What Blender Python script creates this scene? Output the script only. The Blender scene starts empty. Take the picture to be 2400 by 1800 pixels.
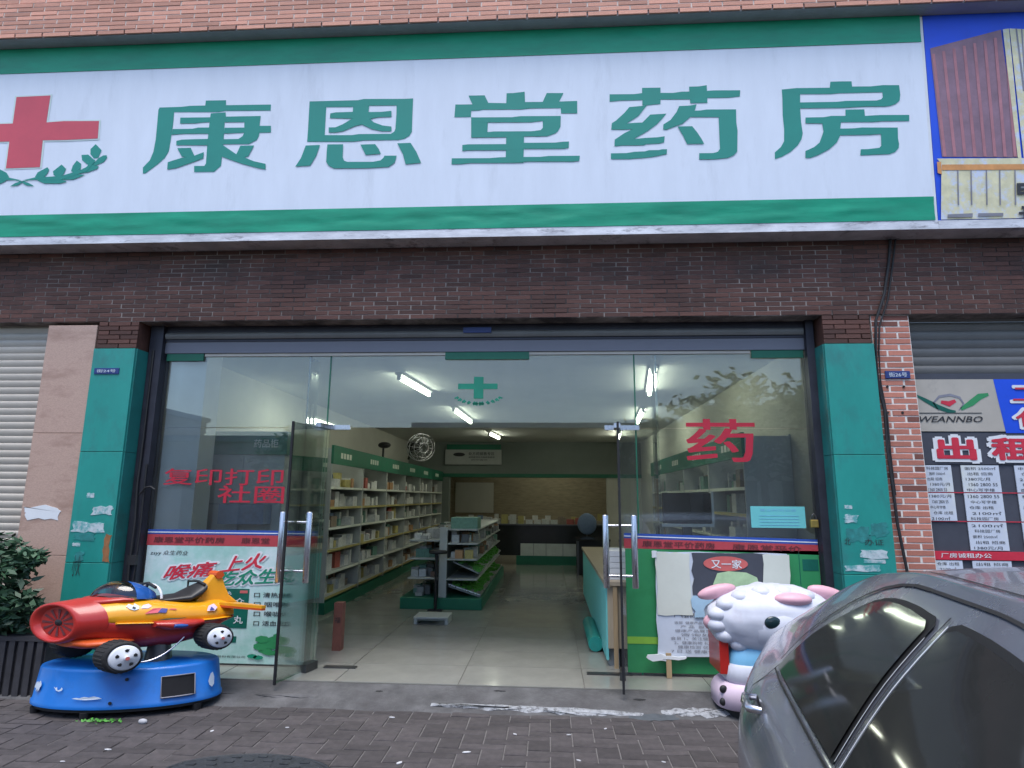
import bpy, bmesh, math, random
from mathutils import Vector, Matrix, noise

random.seed(7)
rad = math.radians
scene = bpy.context.scene
COL = scene.collection

# ------------------------------------------------------------------ camera
cam_data = bpy.data.cameras.new('camera')
cam_data.sensor_width = 36.0
cam_data.lens = 21.675
cam_data.clip_start = 0.05
cam_data.clip_end = 500.0
cam = bpy.data.objects.new('camera', cam_data)
COL.objects.link(cam)
_yaw, _pit, _rol = rad(3.53), rad(10.46), rad(0.48)
_f = Vector((-math.sin(_yaw) * math.cos(_pit), math.cos(_yaw) * math.cos(_pit), math.sin(_pit)))
_r0 = Vector((math.cos(_yaw), math.sin(_yaw), 0))
_u0 = _r0.cross(_f)
_r = _r0 * math.cos(_rol) + _u0 * math.sin(_rol)
_u = -_r0 * math.sin(_rol) + _u0 * math.cos(_rol)
_m = Matrix((_r, _u, -_f)).transposed().to_4x4()
_m.translation = Vector((0, 0, 1.65))
cam.matrix_world = _m
scene.camera = cam

# ------------------------------------------------------------------ sky, sun, exposure
SUN_EL, SUN_AZ = 72.0, 190.0            # azimuth clockwise from +Y (the shop side)
world = bpy.data.worlds.new('World')
scene.world = world
world.use_nodes = True
wn = world.node_tree
wn.nodes.clear()
sky = wn.nodes.new('ShaderNodeTexSky')
sky.sky_type = 'NISHITA'
sky.sun_disc = False
sky.sun_elevation = rad(SUN_EL)
sky.sun_rotation = rad(SUN_AZ)
sky.air_density = 1.0
sky.dust_density = 1.5
sky.ozone_density = 2.2
bgn = wn.nodes.new('ShaderNodeBackground')
bgn.inputs['Strength'].default_value = 0.12
wout = wn.nodes.new('ShaderNodeOutputWorld')
wn.links.new(sky.outputs[0], bgn.inputs[0])
wn.links.new(bgn.outputs[0], wout.inputs[0])

sun_data = bpy.data.lights.new('sun', 'SUN')
sun_data.energy = 1.5
sun_data.angle = rad(38)
sun_data.color = (1.0, 0.98, 0.95)
sun = bpy.data.objects.new('sun', sun_data)
COL.objects.link(sun)
_sd = Vector((math.sin(rad(SUN_AZ)) * math.cos(rad(SUN_EL)), math.cos(rad(SUN_AZ)) * math.cos(rad(SUN_EL)), math.sin(rad(SUN_EL))))
sun.rotation_euler = _sd.to_track_quat('Z', 'Y').to_euler()
sun.location = (0, -4, 14)

vs = scene.view_settings
vs.view_transform = 'Standard'
vs.look = 'None'
vs.gamma = 1.0
vs.exposure = 1.2
scene.cycles.use_denoising = True
scene.cycles.max_bounces = 10
scene.cycles.transparent_max_bounces = 16
scene.cycles.caustics_reflective = False
scene.cycles.caustics_refractive = False
scene.cycles.sample_clamp_indirect = 6.0

# ------------------------------------------------------------------ materials
def _nodes(name):
    m = bpy.data.materials.new(name)
    m.use_nodes = True
    nt = m.node_tree
    return m, nt, nt.nodes['Principled BSDF']

def mat(name, col, rough=0.6, metal=0.0, var=0.12, scale=6.0, bump=0.0, bscale=60.0, objvar=0.0, coat=0.0, dirt=None, stretch=(1, 1, 1), emit=None, spec=None):
    """Procedural surface: base colour broken by noise, optional per-object shift, dirt and relief."""
    m, nt, b = _nodes(name)
    N, L = nt.nodes, nt.links
    tc = N.new('ShaderNodeTexCoord')
    mp = N.new('ShaderNodeMapping')
    mp.inputs['Scale'].default_value = stretch
    L.new(tc.outputs['Object'], mp.inputs[0])
    nz = N.new('ShaderNodeTexNoise')
    nz.inputs['Scale'].default_value = scale
    nz.inputs['Detail'].default_value = 6
    nz.inputs['Roughness'].default_value = 0.65
    L.new(mp.outputs[0], nz.inputs['Vector'])
    rng = N.new('ShaderNodeMapRange')
    rng.inputs['From Min'].default_value = 0.3
    rng.inputs['From Max'].default_value = 0.7
    rng.inputs['To Min'].default_value = 1 - var
    rng.inputs['To Max'].default_value = 1 + var
    L.new(nz.outputs['Fac'], rng.inputs['Value'])
    fac = rng.outputs[0]
    if objvar:
        oi = N.new('ShaderNodeObjectInfo')
        at = N.new('ShaderNodeAttribute')
        at.attribute_name = 'tint'
        ad = N.new('ShaderNodeMath'); ad.operation = 'ADD'
        L.new(oi.outputs['Random'], ad.inputs[0]); L.new(at.outputs['Fac'], ad.inputs[1])
        fr = N.new('ShaderNodeMath'); fr.operation = 'FRACT'
        L.new(ad.outputs[0], fr.inputs[0])
        r2 = N.new('ShaderNodeMapRange')
        r2.inputs['To Min'].default_value = 1 - objvar
        r2.inputs['To Max'].default_value = 1 + objvar * 0.55
        L.new(fr.outputs[0], r2.inputs['Value'])
        mu = N.new('ShaderNodeMath'); mu.operation = 'MULTIPLY'
        L.new(fac, mu.inputs[0]); L.new(r2.outputs[0], mu.inputs[1])
        fac = mu.outputs[0]
    mx = N.new('ShaderNodeVectorMath'); mx.operation = 'SCALE'
    mx.inputs[0].default_value = col[:3]
    L.new(fac, mx.inputs['Scale'])
    cout = mx.outputs[0]
    if dirt:
        dcol, dscale, lo, hi = dirt
        dn = N.new('ShaderNodeTexNoise')
        dn.inputs['Scale'].default_value = dscale
        dn.inputs['Detail'].default_value = 8
        dn.inputs['Roughness'].default_value = 0.7
        L.new(mp.outputs[0], dn.inputs['Vector'])
        dr = N.new('ShaderNodeMapRange')
        dr.inputs['From Min'].default_value = lo
        dr.inputs['From Max'].default_value = hi
        L.new(dn.outputs['Fac'], dr.inputs['Value'])
        mixn = N.new('ShaderNodeMix'); mixn.data_type = 'RGBA'
        L.new(dr.outputs[0], mixn.inputs[0])
        L.new(cout, mixn.inputs[6])
        mixn.inputs[7].default_value = (*dcol, 1)
        cout = mixn.outputs[2]
    L.new(cout, b.inputs['Base Color'])
    rr = N.new('ShaderNodeMapRange')
    rr.inputs['To Min'].default_value = max(0.02, rough - 0.08)
    rr.inputs['To Max'].default_value = min(1.0, rough + 0.08)
    L.new(nz.outputs['Fac'], rr.inputs['Value'])
    L.new(rr.outputs[0], b.inputs['Roughness'])
    b.inputs['Metallic'].default_value = metal
    if spec is not None:
        b.inputs['Specular IOR Level'].default_value = spec
    if coat:
        b.inputs['Coat Weight'].default_value = coat
        b.inputs['Coat Roughness'].default_value = 0.06
    if bump:
        bn = N.new('ShaderNodeTexNoise')
        bn.inputs['Scale'].default_value = bscale
        bn.inputs['Detail'].default_value = 5
        L.new(mp.outputs[0], bn.inputs['Vector'])
        bp = N.new('ShaderNodeBump')
        bp.inputs['Strength'].default_value = bump
        bp.inputs['Distance'].default_value = 0.01
        L.new(bn.outputs['Fac'], bp.inputs['Height'])
        L.new(bp.outputs[0], b.inputs['Normal'])
    if emit:
        b.inputs['Emission Color'].default_value = (*emit[0], 1)
        b.inputs['Emission Strength'].default_value = emit[1]
    return m

def glass_mat(name, tint=(0.9, 0.96, 0.94), refl=1.0, ior=1.5, veil=0.0):
    """Sheet glass: clear straight through, mirror by Fresnel."""
    m = bpy.data.materials.new(name); m.use_nodes = True
    nt = m.node_tree; nt.nodes.clear(); N, L = nt.nodes, nt.links
    tr = N.new('ShaderNodeBsdfTransparent'); tr.inputs[0].default_value = (*tint, 1)
    gl = N.new('ShaderNodeBsdfGlossy'); gl.inputs['Roughness'].default_value = 0.0
    gl.inputs[0].default_value = (1, 1, 1, 1)
    fr = N.new('ShaderNodeFresnel'); fr.inputs[0].default_value = ior
    ml = N.new('ShaderNodeMath'); ml.operation = 'MULTIPLY'; ml.inputs[1].default_value = refl
    L.new(fr.outputs[0], ml.inputs[0])
    mx = N.new('ShaderNodeMixShader')
    L.new(ml.outputs[0], mx.inputs[0]); L.new(tr.outputs[0], mx.inputs[1]); L.new(gl.outputs[0], mx.inputs[2])
    out = N.new('ShaderNodeOutputMaterial')
    if veil:      # pale film standing in for a veil of reflected sky, uneven and smeared
        df = N.new('ShaderNodeBsdfDiffuse'); df.inputs[0].default_value = (0.55, 0.56, 0.55, 1)
        tc = N.new('ShaderNodeTexCoord'); mp = N.new('ShaderNodeMapping'); mp.inputs['Scale'].default_value = (1, 1, .35)
        nz = N.new('ShaderNodeTexNoise'); nz.inputs['Scale'].default_value = 2.5; nz.inputs['Detail'].default_value = 7
        L.new(tc.outputs['Object'], mp.inputs[0]); L.new(mp.outputs[0], nz.inputs['Vector'])
        rg_ = N.new('ShaderNodeMapRange'); rg_.inputs['From Min'].default_value = .3; rg_.inputs['From Max'].default_value = .75
        rg_.inputs['To Min'].default_value = veil * .4; rg_.inputs['To Max'].default_value = veil * 1.8
        L.new(nz.outputs['Fac'], rg_.inputs['Value'])
        m2 = N.new('ShaderNodeMixShader'); L.new(rg_.outputs[0], m2.inputs[0]); L.new(mx.outputs[0], m2.inputs[1]); L.new(df.outputs[0], m2.inputs[2])
        L.new(m2.outputs[0], out.inputs[0])
    else:
        L.new(mx.outputs[0], out.inputs[0])
    return m

def emit_mat(name, col, s):
    m = bpy.data.materials.new(name); m.use_nodes = True
    nt = m.node_tree; nt.nodes.clear()
    e = nt.nodes.new('ShaderNodeEmission'); e.inputs[0].default_value = (*col, 1); e.inputs[1].default_value = s
    o = nt.nodes.new('ShaderNodeOutputMaterial'); nt.links.new(e.outputs[0], o.inputs[0])
    return m

M = {}
M['paver'] = mat('paver', (0.067, 0.058, 0.059), 0.85, var=0.3, scale=14, bump=0.35, bscale=120, objvar=0.28, dirt=((0.15, 0.135, 0.11), 2.2, 0.62, 0.8))
M['joint'] = mat('joint_sand', (0.15, 0.14, 0.137), 0.95, var=0.25, scale=20, bump=0.3)
M['concrete'] = mat('concrete', (0.1, 0.098, 0.1), 0.9, var=0.4, scale=4, bump=0.5, bscale=70, dirt=((0.062, 0.058, 0.06), 2.6, 0.46, 0.7))
M['mortar_smear'] = mat('mortar_smear', (0.33, 0.34, 0.36), 0.95, var=0.3, scale=18, bump=0.8, bscale=90, dirt=((0.12, 0.12, 0.125), 24, 0.48, 0.6))
M['tile'] = mat('floor_tile', (0.27, 0.268, 0.24), 0.12, var=0.1, scale=3, objvar=0.06)
M['grout'] = mat('grout', (0.13, 0.125, 0.11), 0.9)
M['lintel_brick'] = mat('lintel_brick', (0.115, 0.048, 0.035), 0.7, var=0.25, scale=9, bump=0.3, bscale=90, objvar=0.4, dirt=((0.045, 0.03, 0.026), 1.1, 0.52, 0.78))  # brown brick, base colour lowered further to carry shade under the sign
M['lintel_mortar'] = mat('lintel_mortar', (0.3, 0.26, 0.235), 0.95, var=0.35, scale=7, dirt=((0.06, 0.05, 0.048), 1.6, 0.42, 0.6))  # mortar darkened along with the bricks for the same shade
M['brick'] = mat('brick', (0.52, 0.2, 0.14), 0.75, var=0.15, scale=12, bump=0.3, bscale=110, objvar=0.22)
M['brick_brown'] = mat('brick_brown', (0.2, 0.075, 0.055), 0.75, var=0.15, scale=12, bump=0.3, bscale=110)
M['mortar'] = mat('mortar', (0.75, 0.7, 0.64), 0.95, var=0.2, scale=15)
M['parapet_brick'] = mat('parapet_brick', (0.6, 0.29, 0.21), 0.75, var=0.16, scale=10, bump=0.35, bscale=100, objvar=0.3)
M['parapet_mortar'] = mat('parapet_mortar', (0.62, 0.52, 0.47), 0.95, var=0.2, scale=15)
M['slab'] = mat('slab_soffit', (0.33, 0.35, 0.38), 0.85, var=0.12, scale=4, bump=0.2)
M['alu'] = mat('sign_trim', (0.62, 0.61, 0.63), 0.4, metal=0.25, var=0.3, scale=3, stretch=(1, 1, 4), dirt=((0.17, 0.15, 0.16), 5, 0.55, 0.72))
M['banner'] = mat('banner_white', (0.75, 0.8, 0.9), 0.5, var=0.04, scale=2.0, bump=0.1, bscale=4, stretch=(3, 1, 0.6), dirt=((0.56, 0.6, 0.68), 1.6, 0.56, 0.95))
M['sign_green'] = mat('sign_green', (0.015, 0.27, 0.22), 0.55, var=0.05, scale=3)
M['border_green'] = mat('border_green', (0.0, 0.3, 0.17), 0.42, var=0.16, scale=2.2, bump=0.25, bscale=3, stretch=(1, 1, 4))
M['sign_red'] = mat('sign_red', (0.62, 0.085, 0.12), 0.55, var=0.06, scale=4)
M['sign_halo'] = mat('sign_halo', (0.62, 0.74, 0.72), 0.55, var=0.03)
M['print_blue'] = mat('print_blue', (0.008, 0.08, 0.7), 0.5, var=0.12, scale=2)
M['print_purple'] = mat('print_purple', (0.25, 0.15, 0.2), 0.55, var=0.2, scale=6)
M['print_ridge'] = mat('print_ridge', (0.4, 0.17, 0.2), 0.55, var=0.2, scale=5)
M['print_cream'] = mat('print_cream', (0.68, 0.64, 0.42), 0.55, var=0.16, scale=9, dirt=((0.6, 0.66, 0.8), 7, 0.5, 0.62))
M['print_orange'] = mat('print_orange', (0.66, 0.3, 0.1), 0.55, var=0.2, scale=8)
M['print_grey'] = mat('print_grey', (0.22, 0.22, 0.26), 0.55, var=0.2)
M['print_black'] = mat('print_black', (0.03, 0.03, 0.035), 0.55)
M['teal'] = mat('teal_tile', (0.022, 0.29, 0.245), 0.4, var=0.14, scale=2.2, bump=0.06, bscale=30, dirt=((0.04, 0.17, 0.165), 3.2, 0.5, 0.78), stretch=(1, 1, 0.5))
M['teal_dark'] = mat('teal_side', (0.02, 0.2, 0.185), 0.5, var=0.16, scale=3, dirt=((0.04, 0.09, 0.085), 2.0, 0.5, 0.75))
M['granite'] = mat('granite', (0.5, 0.34, 0.27), 0.5, var=0.16, scale=90, bump=0.06, bscale=80, dirt=((0.34, 0.21, 0.16), 3.5, 0.5, 0.72), stretch=(0.6, 1, 1.6))
M['shutter'] = mat('shutter_grey', (0.52, 0.47, 0.4), 0.5, metal=0.15, var=0.1, scale=2.5, objvar=0.06, dirt=((0.2, 0.19, 0.18), 2, 0.6, 0.85))
M['shutter_dark'] = mat('shutter_dark', (0.19, 0.185, 0.175), 0.55, metal=0.15, var=0.14, scale=3, objvar=0.08)
M['rail'] = mat('guide_rail', (0.045, 0.045, 0.06), 0.5, metal=0.4, var=0.2)
M['header'] = mat('header_band', (0.2, 0.2, 0.235), 0.5, var=0.05, scale=3)
M['glass'] = glass_mat('pane_glass', (0.93, 0.97, 0.95), 1.6, veil=0.04)
M['door_glass'] = glass_mat('door_glass', (0.92, 0.965, 0.945), 0.8)
M['black'] = mat('black_rubber', (0.012, 0.012, 0.014), 0.6)
M['chrome'] = mat('brushed_steel', (0.62, 0.62, 0.66), 0.28, metal=1.0, var=0.08, scale=40, stretch=(1, 1, 0.1))
M['dark_steel'] = mat('dark_steel', (0.12, 0.12, 0.12), 0.4, metal=0.8)
M['red_vinyl'] = mat('red_vinyl', (0.5, 0.02, 0.045), 0.5, var=0.08)
M['band_red'] = mat('band_red', (0.46, 0.055, 0.07), 0.5, var=0.1, scale=5)
M['band_blue'] = mat('band_blue', (0.03, 0.09, 0.4), 0.45, var=0.1)
M['band_ink'] = mat('band_ink', (0.13, 0.03, 0.035), 0.6)
M['white'] = mat('white_paper', (0.76, 0.78, 0.8), 0.6, var=0.05, scale=4)
M['poster_mint'] = mat('poster_mint', (0.36, 0.62, 0.56), 0.45, var=0.14, scale=1.6, dirt=((0.66, 0.78, 0.8), 1.3, 0.42, 0.62))
M['poster_red'] = mat('poster_red', (0.6, 0.03, 0.06), 0.5)
M['poster_green'] = mat('poster_green', (0.01, 0.25, 0.15), 0.5)
M['pack_green'] = mat('pack_green', (0.005, 0.12, 0.085), 0.45, var=0.2)
M['panel_green'] = mat('panel_green', (0.035, 0.27, 0.1), 0.45, var=0.12, scale=2.5, dirt=((0.02, 0.2, 0.06), 1.7, 0.5, 0.75))
M['lime'] = mat('lime_stripe', (0.25, 0.5, 0.06), 0.5)
M['board'] = mat('board_white', (0.6, 0.65, 0.74), 0.65, var=0.08, scale=3, dirt=((0.7, 0.72, 0.62), 1.4, 0.5, 0.7))
M['paper_cream'] = mat('paper_cream', (0.66, 0.68, 0.6), 0.7, var=0.06, scale=3)
M['charcoal'] = mat('charcoal_print', (0.06, 0.065, 0.085), 0.6)
M['balloon_red'] = mat('bubble_red', (0.6, 0.13, 0.12), 0.6)
M['pale_green'] = mat('pale_green_print', (0.45, 0.62, 0.36), 0.6, var=0.18, scale=9)
M['pale_blue'] = mat('pale_blue_print', (0.4, 0.58, 0.72), 0.6, var=0.1, scale=5)
M['wood_stake'] = mat('wood_stake', (0.42, 0.3, 0.17), 0.8, var=0.2, scale=20, stretch=(1, 1, 0.1))
M['wood'] = mat('wood_board', (0.4, 0.33, 0.24), 0.55, var=0.2, scale=8, stretch=(6, 6, 0.4))
M['cyan_paper'] = mat('cyan_paper', (0.16, 0.56, 0.56), 0.6, var=0.05)
M['plate_blue'] = mat('plate_blue', (0.02, 0.045, 0.19), 0.45, var=0.1)
M['wall_int'] = mat('wall_plaster', (0.58, 0.57, 0.51), 0.85, var=0.06, scale=2)
M['ceil'] = mat('ceiling_paint', (0.68, 0.68, 0.64), 0.8, var=0.06, scale=1.5)
M['hdr_wall'] = mat('beam_paint', (0.2, 0.23, 0.21), 0.8, var=0.08, scale=2)
M['back_wall'] = mat('back_wall_stone', (0.3, 0.25, 0.17), 0.8, var=0.25, scale=4, stretch=(1, 1, 5), bump=0.3)
M['green_trim'] = mat('green_trim', (0.01, 0.15, 0.085), 0.5, var=0.1)
M['shelf_white'] = mat('shelf_white', (0.42, 0.44, 0.43), 0.5, var=0.06)
M['shelf_grey'] = mat('shelf_grey', (0.3, 0.32, 0.33), 0.55, var=0.08)
M['tube'] = emit_mat('lit_tube', (0.95, 1.0, 0.82), 10.0)
M['fixture'] = mat('fixture_white', (0.7, 0.7, 0.66), 0.5)
for k, c in dict(bx_white=(0.62, 0.62, 0.6), bx_green=(0.14, 0.28, 0.22), bx_red=(0.4, 0.1, 0.08), bx_yellow=(0.45, 0.38, 0.14), bx_blue=(0.14, 0.2, 0.32), bx_orange=(0.45, 0.25, 0.12), bx_brown=(0.25, 0.19, 0.14)).items():
    M[k] = mat(k.replace('bx', 'carton'), c, 0.55, var=0.18, scale=25)
M['stock_pale'] = mat('stock_pale', (0.5, 0.5, 0.48), 0.6, var=0.2, scale=30, objvar=0.75)
M['stock_green'] = mat('stock_green', (0.16, 0.3, 0.24), 0.6, var=0.2, scale=30, objvar=0.7)
M['stock_warm'] = mat('stock_warm', (0.42, 0.24, 0.14), 0.6, var=0.2, scale=30, objvar=0.7)
M['counter_glass'] = mat('counter_dark_glass', (0.03, 0.03, 0.032), 0.12, var=0.1)
M['cabinet_white'] = mat('cabinet_white', (0.55, 0.58, 0.56), 0.45)
M['screen'] = mat('screen_black', (0.01, 0.011, 0.012), 0.15)
M['car_paint'] = mat('silver_paint', (0.2, 0.215, 0.26), 0.26, metal=0.5, var=0.08, scale=5, coat=0.5, dirt=((0.25, 0.24, 0.23), 4, 0.52, 0.95))
M['car_glass'] = mat('tinted_glass', (0.026, 0.027, 0.027), 0.03, var=0.1, spec=0.3)
M['car_seal'] = mat('window_seal', (0.01, 0.01, 0.011), 0.55)
M['car_gap'] = mat('panel_gap', (0.015, 0.015, 0.016), 0.8)
M['tyre'] = mat('tyre', (0.016, 0.016, 0.017), 0.75, bump=0.2, bscale=40)
M['hub_white'] = mat('hub_white', (0.72, 0.74, 0.78), 0.45, var=0.06)
M['ride_blue'] = mat('ride_blue', (0.0, 0.135, 0.5), 0.5, var=0.1, scale=3, coat=0.25, dirt=((0.01, 0.1, 0.34), 2.5, 0.55, 0.8))
M['ride_red'] = mat('ride_red', (0.44, 0.022, 0.016), 0.38, var=0.12, scale=4, coat=0.3)
M['ride_yellow'] = mat('ride_yellow', (0.78, 0.34, 0.008), 0.36, var=0.08, scale=4, coat=0.3)
M['ride_orange'] = mat('ride_orange', (0.6, 0.09, 0.015), 0.4, var=0.1)
M['ride_clear'] = glass_mat('windscreen_plastic', (0.72, 0.78, 0.86), 1.5)
M['ride_bluewin'] = mat('blue_windscreen', (0.02, 0.1, 0.36), 0.12, var=0.35, scale=9)
M['scuff'] = mat('scuff_white', (0.6, 0.68, 0.78), 0.6)
M['decal_navy'] = mat('decal_navy', (0.04, 0.05, 0.25), 0.5)
M['seat_black'] = mat('seat_black', (0.02, 0.019, 0.02), 0.45, var=0.2)
M['lamb_white'] = mat('lamb_white', (0.6, 0.61, 0.68), 0.5, var=0.1, scale=5, dirt=((0.45, 0.42, 0.46), 5, 0.55, 0.85))
M['lamb_pink'] = mat('lamb_pink', (0.68, 0.38, 0.44), 0.45, var=0.1, scale=6)
M['lamb_pale'] = mat('lamb_pale_pink', (0.66, 0.52, 0.62), 0.45, var=0.08, scale=4)
M['lamb_blue'] = mat('lamb_blue', (0.2, 0.48, 0.7), 0.45, var=0.1)
M['lamb_eye'] = mat('lamb_eye', (0.012, 0.03, 0.035), 0.15)
M['leaf'] = mat('leaf_dark', (0.03, 0.08, 0.038), 0.5, var=0.4, scale=5, objvar=0.3)
M['leaf_tree'] = mat('leaf_tree', (0.035, 0.08, 0.028), 0.6, var=0.4, scale=0.8)
M['bark'] = mat('bark', (0.12, 0.09, 0.065), 0.9, var=0.3, scale=12, bump=0.6)
M['pot'] = mat('planter_dark', (0.04, 0.038, 0.042), 0.7, var=0.3, scale=8)
M['iron'] = mat('cast_iron', (0.03, 0.034, 0.04), 0.6, var=0.4, scale=25, bump=0.6, bscale=60)
M['facade'] = mat('facade_render', (0.4, 0.38, 0.35), 0.85, var=0.1, scale=1.2)
M['facade_b'] = mat('facade_tile', (0.48, 0.46, 0.44), 0.8, var=0.1, scale=1.2)
M['window'] = mat('far_window', (0.03, 0.035, 0.04), 0.1)
M['asphalt'] = mat('asphalt', (0.05, 0.05, 0.052), 0.9, var=0.2, scale=8, bump=0.3)
M['stone'] = mat('pebble', (0.4, 0.4, 0.42), 0.8, var=0.2, scale=30)
M['litter'] = mat('litter_white', (0.6, 0.6, 0.62), 0.7)
M['greens'] = mat('spilt_greens', (0.07, 0.3, 0.03), 0.6, var=0.4, scale=30)
M['glue'] = mat('torn_paper', (0.5, 0.58, 0.6), 0.8, var=0.2, scale=15, dirt=((0.1, 0.36, 0.36), 14, 0.45, 0.6))
M['smudge'] = mat('grime_patch', (0.025, 0.22, 0.21), 0.7, var=0.3, scale=20)
M['rust'] = mat('rust_patch', (0.3, 0.13, 0.05), 0.8, var=0.2, scale=20)
M['cable'] = mat('cable_black', (0.02, 0.02, 0.022), 0.6)
M['brass'] = mat('brass', (0.5, 0.36, 0.1), 0.35, metal=0.7)
M['asphalt_patch'] = mat('dark_patch', (0.075, 0.085, 0.095), 0.9, var=0.25, scale=10)

# ------------------------------------------------------------------ objects
BASE = {}

def tag(o, label=None, cat=None, group=None, kind=None):
    if label: o['label'] = label
    if cat: o['category'] = cat
    if group: o['group'] = group
    if kind: o['kind'] = kind
    return o

def thing(name, loc, label, cat, group=None):
    o = bpy.data.objects.new(name, None)
    o.empty_display_size = 0.2
    COL.objects.link(o)
    o.location = loc
    BASE[o.name] = Vector(loc)
    return tag(o, label, cat, group)

class MB:
    """Collects geometry in world coordinates; build() links it as ONE mesh object."""
    def __init__(s):
        s.v = []; s.f = []; s.sm = []; s.tint = []
    def add(s, vs_, fs, smooth=False, tint=0.0):
        o = len(s.v)
        s.v += [tuple(p) for p in vs_]
        s.f += [[i + o for i in f] for f in fs]
        s.sm += [smooth] * len(fs)
        s.tint += [tint] * len(fs)
        return s
    def box(s, x0, x1, y0, y1, z0, z1, tint=0.0):
        v = [(x0, y0, z0), (x1, y0, z0), (x1, y1, z0), (x0, y1, z0), (x0, y0, z1), (x1, y0, z1), (x1, y1, z1), (x0, y1, z1)]
        return s.add(v, [(0, 3, 2, 1), (4, 5, 6, 7), (0, 1, 5, 4), (1, 2, 6, 5), (2, 3, 7, 6), (3, 0, 4, 7)], tint=tint)
    def xbox(s, fn, x0, x1, y0, y1, z0, z1):
        v = [fn(*p) for p in [(x0, y0, z0), (x1, y0, z0), (x1, y1, z0), (x0, y1, z0), (x0, y0, z1), (x1, y0, z1), (x1, y1, z1), (x0, y1, z1)]]
        return s.add(v, [(0, 3, 2, 1), (4, 5, 6, 7), (0, 1, 5, 4), (1, 2, 6, 5), (2, 3, 7, 6), (3, 0, 4, 7)])
    def bevbox(s, x0, x1, y0, y1, z0, z1, b):
        """Box with chamfered edges on the front (-y) face."""
        v = [(x0, y1, z0), (x1, y1, z0), (x1, y1, z1), (x0, y1, z1), (x0, y0 + b, z0), (x1, y0 + b, z0), (x1, y0 + b, z1), (x0, y0 + b, z1),
             (x0 + b, y0, z0 + b), (x1 - b, y0, z0 + b), (x1 - b, y0, z1 - b), (x0 + b, y0, z1 - b)]
        return s.add(v, [(0, 3, 2, 1), (0, 1, 5, 4), (1, 2, 6, 5), (2, 3, 7, 6), (3, 0, 4, 7), (4, 5, 9, 8), (5, 6, 10, 9), (6, 7, 11, 10), (7, 4, 8, 11), (8, 9, 10, 11)])
    def loft(s, rings, closed=True, cap0=True, cap1=True, smooth=True):
        n = len(rings[0]); v = [p for r in rings for p in r]; f = []
        for i in range(len(rings) - 1):
            for j in range(n if closed else n - 1):
                k = (j + 1) % n
                f.append((i * n + j, i * n + k, (i + 1) * n + k, (i + 1) * n + j))
        s.add(v, f, smooth)
        if cap0: s.add(rings[0], [list(range(n))[::-1]])
        if cap1: s.add(rings[-1], [list(range(n))])
        return s
    def tube(s, pts, r, n=8, smooth=True):
        P = [Vector(p) for p in pts]; rings = []
        for i, p in enumerate(P):
            d = (P[min(i + 1, len(P) - 1)] - P[max(i - 1, 0)]).normalized()
            a = d.cross(Vector((0, 0, 1)))
            if a.length < 1e-3: a = d.cross(Vector((1, 0, 0)))
            a.normalize(); b = d.cross(a)
            rr = r[i] if isinstance(r, (list, tuple)) else r
            rings.append([p + (a * math.cos(t) + b * math.sin(t)) * rr for t in [2 * math.pi * j / n for j in range(n)]])
        return s.loft(rings, smooth=smooth)
    def prism(s, pts, fn0, fn1):
        n = len(pts)
        a = [fn0(*p) for p in pts]; b = [fn1(*p) for p in pts]
        return s.add(a + b, [list(range(n)), list(range(2 * n - 1, n - 1, -1))] + [((i + 1) % n, i, n + i, n + (i + 1) % n) for i in range(n)])
    def ellipsoid(s, c, r, nu=20, nv=12, bump=None):
        rings = []
        for i in range(nv + 1):
            t = math.pi * i / nv; ring = []
            for j in range(nu):
                p = 2 * math.pi * j / nu
                d = Vector((math.sin(t) * math.cos(p), math.sin(t) * math.sin(p), math.cos(t)))
                k = 1 + (bump(d) if bump else 0)
                ring.append((c[0] + r[0] * d.x * k, c[1] + r[1] * d.y * k, c[2] + r[2] * d.z * k))
            rings.append(ring)
        return s.loft(rings, cap0=False, cap1=False)
    def build(s, name, material, parent=None, recalc=True):
        base = BASE.get(parent.name, Vector((0, 0, 0))) if parent else Vector((0, 0, 0))
        me = bpy.data.meshes.new(name)
        me.from_pydata([(p[0] - base.x, p[1] - base.y, p[2] - base.z) for p in s.v], [], s.f)
        me.polygons.foreach_set('use_smooth', s.sm)
        if any(s.tint):
            at = me.attributes.new('tint', 'FLOAT', 'FACE')
            at.data.foreach_set('value', s.tint)
        me.materials.append(M[material] if isinstance(material, str) else material)
        me.update()
        if recalc:
            bm = bmesh.new(); bm.from_mesh(me)
            bmesh.ops.recalc_face_normals(bm, faces=bm.faces)
            bm.to_mesh(me); bm.free()
        o = bpy.data.objects.new(name, me)
        COL.objects.link(o)
        if parent:
            o.parent = parent
        BASE[o.name] = base
        return o

def copy_at(src, parent, loc, material=None):
    c = src.copy(); COL.objects.link(c); c.parent = parent; c.location = loc
    BASE[c.name] = BASE.get(parent.name, Vector((0, 0, 0))) if parent else Vector((0, 0, 0))
    return c

def struct(o):
    o['kind'] = 'structure'; return o

def sheet(name, pts, fn, material, parent):
    """A flat printed patch: outline pts mapped by fn."""
    return MB().add([fn(*p) for p in pts], [list(range(len(pts)))]).build(name, material, parent, recalc=False)

def wobble(x0, x1, z0, z1, n, amp, seed):
    """Torn, uneven outline of a rectangle."""
    r = random.Random(seed); out = []
    for (a, b) in (((x0, z0), (x1, z0)), ((x1, z0), (x1, z1)), ((x1, z1), (x0, z1)), ((x0, z1), (x0, z0))):
        for i in range(n):
            t = i / n
            out.append((a[0] + (b[0] - a[0]) * t + r.uniform(-amp, amp) * 1.6, a[1] + (b[1] - a[1]) * t + r.uniform(-amp, amp)))
    return out

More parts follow.
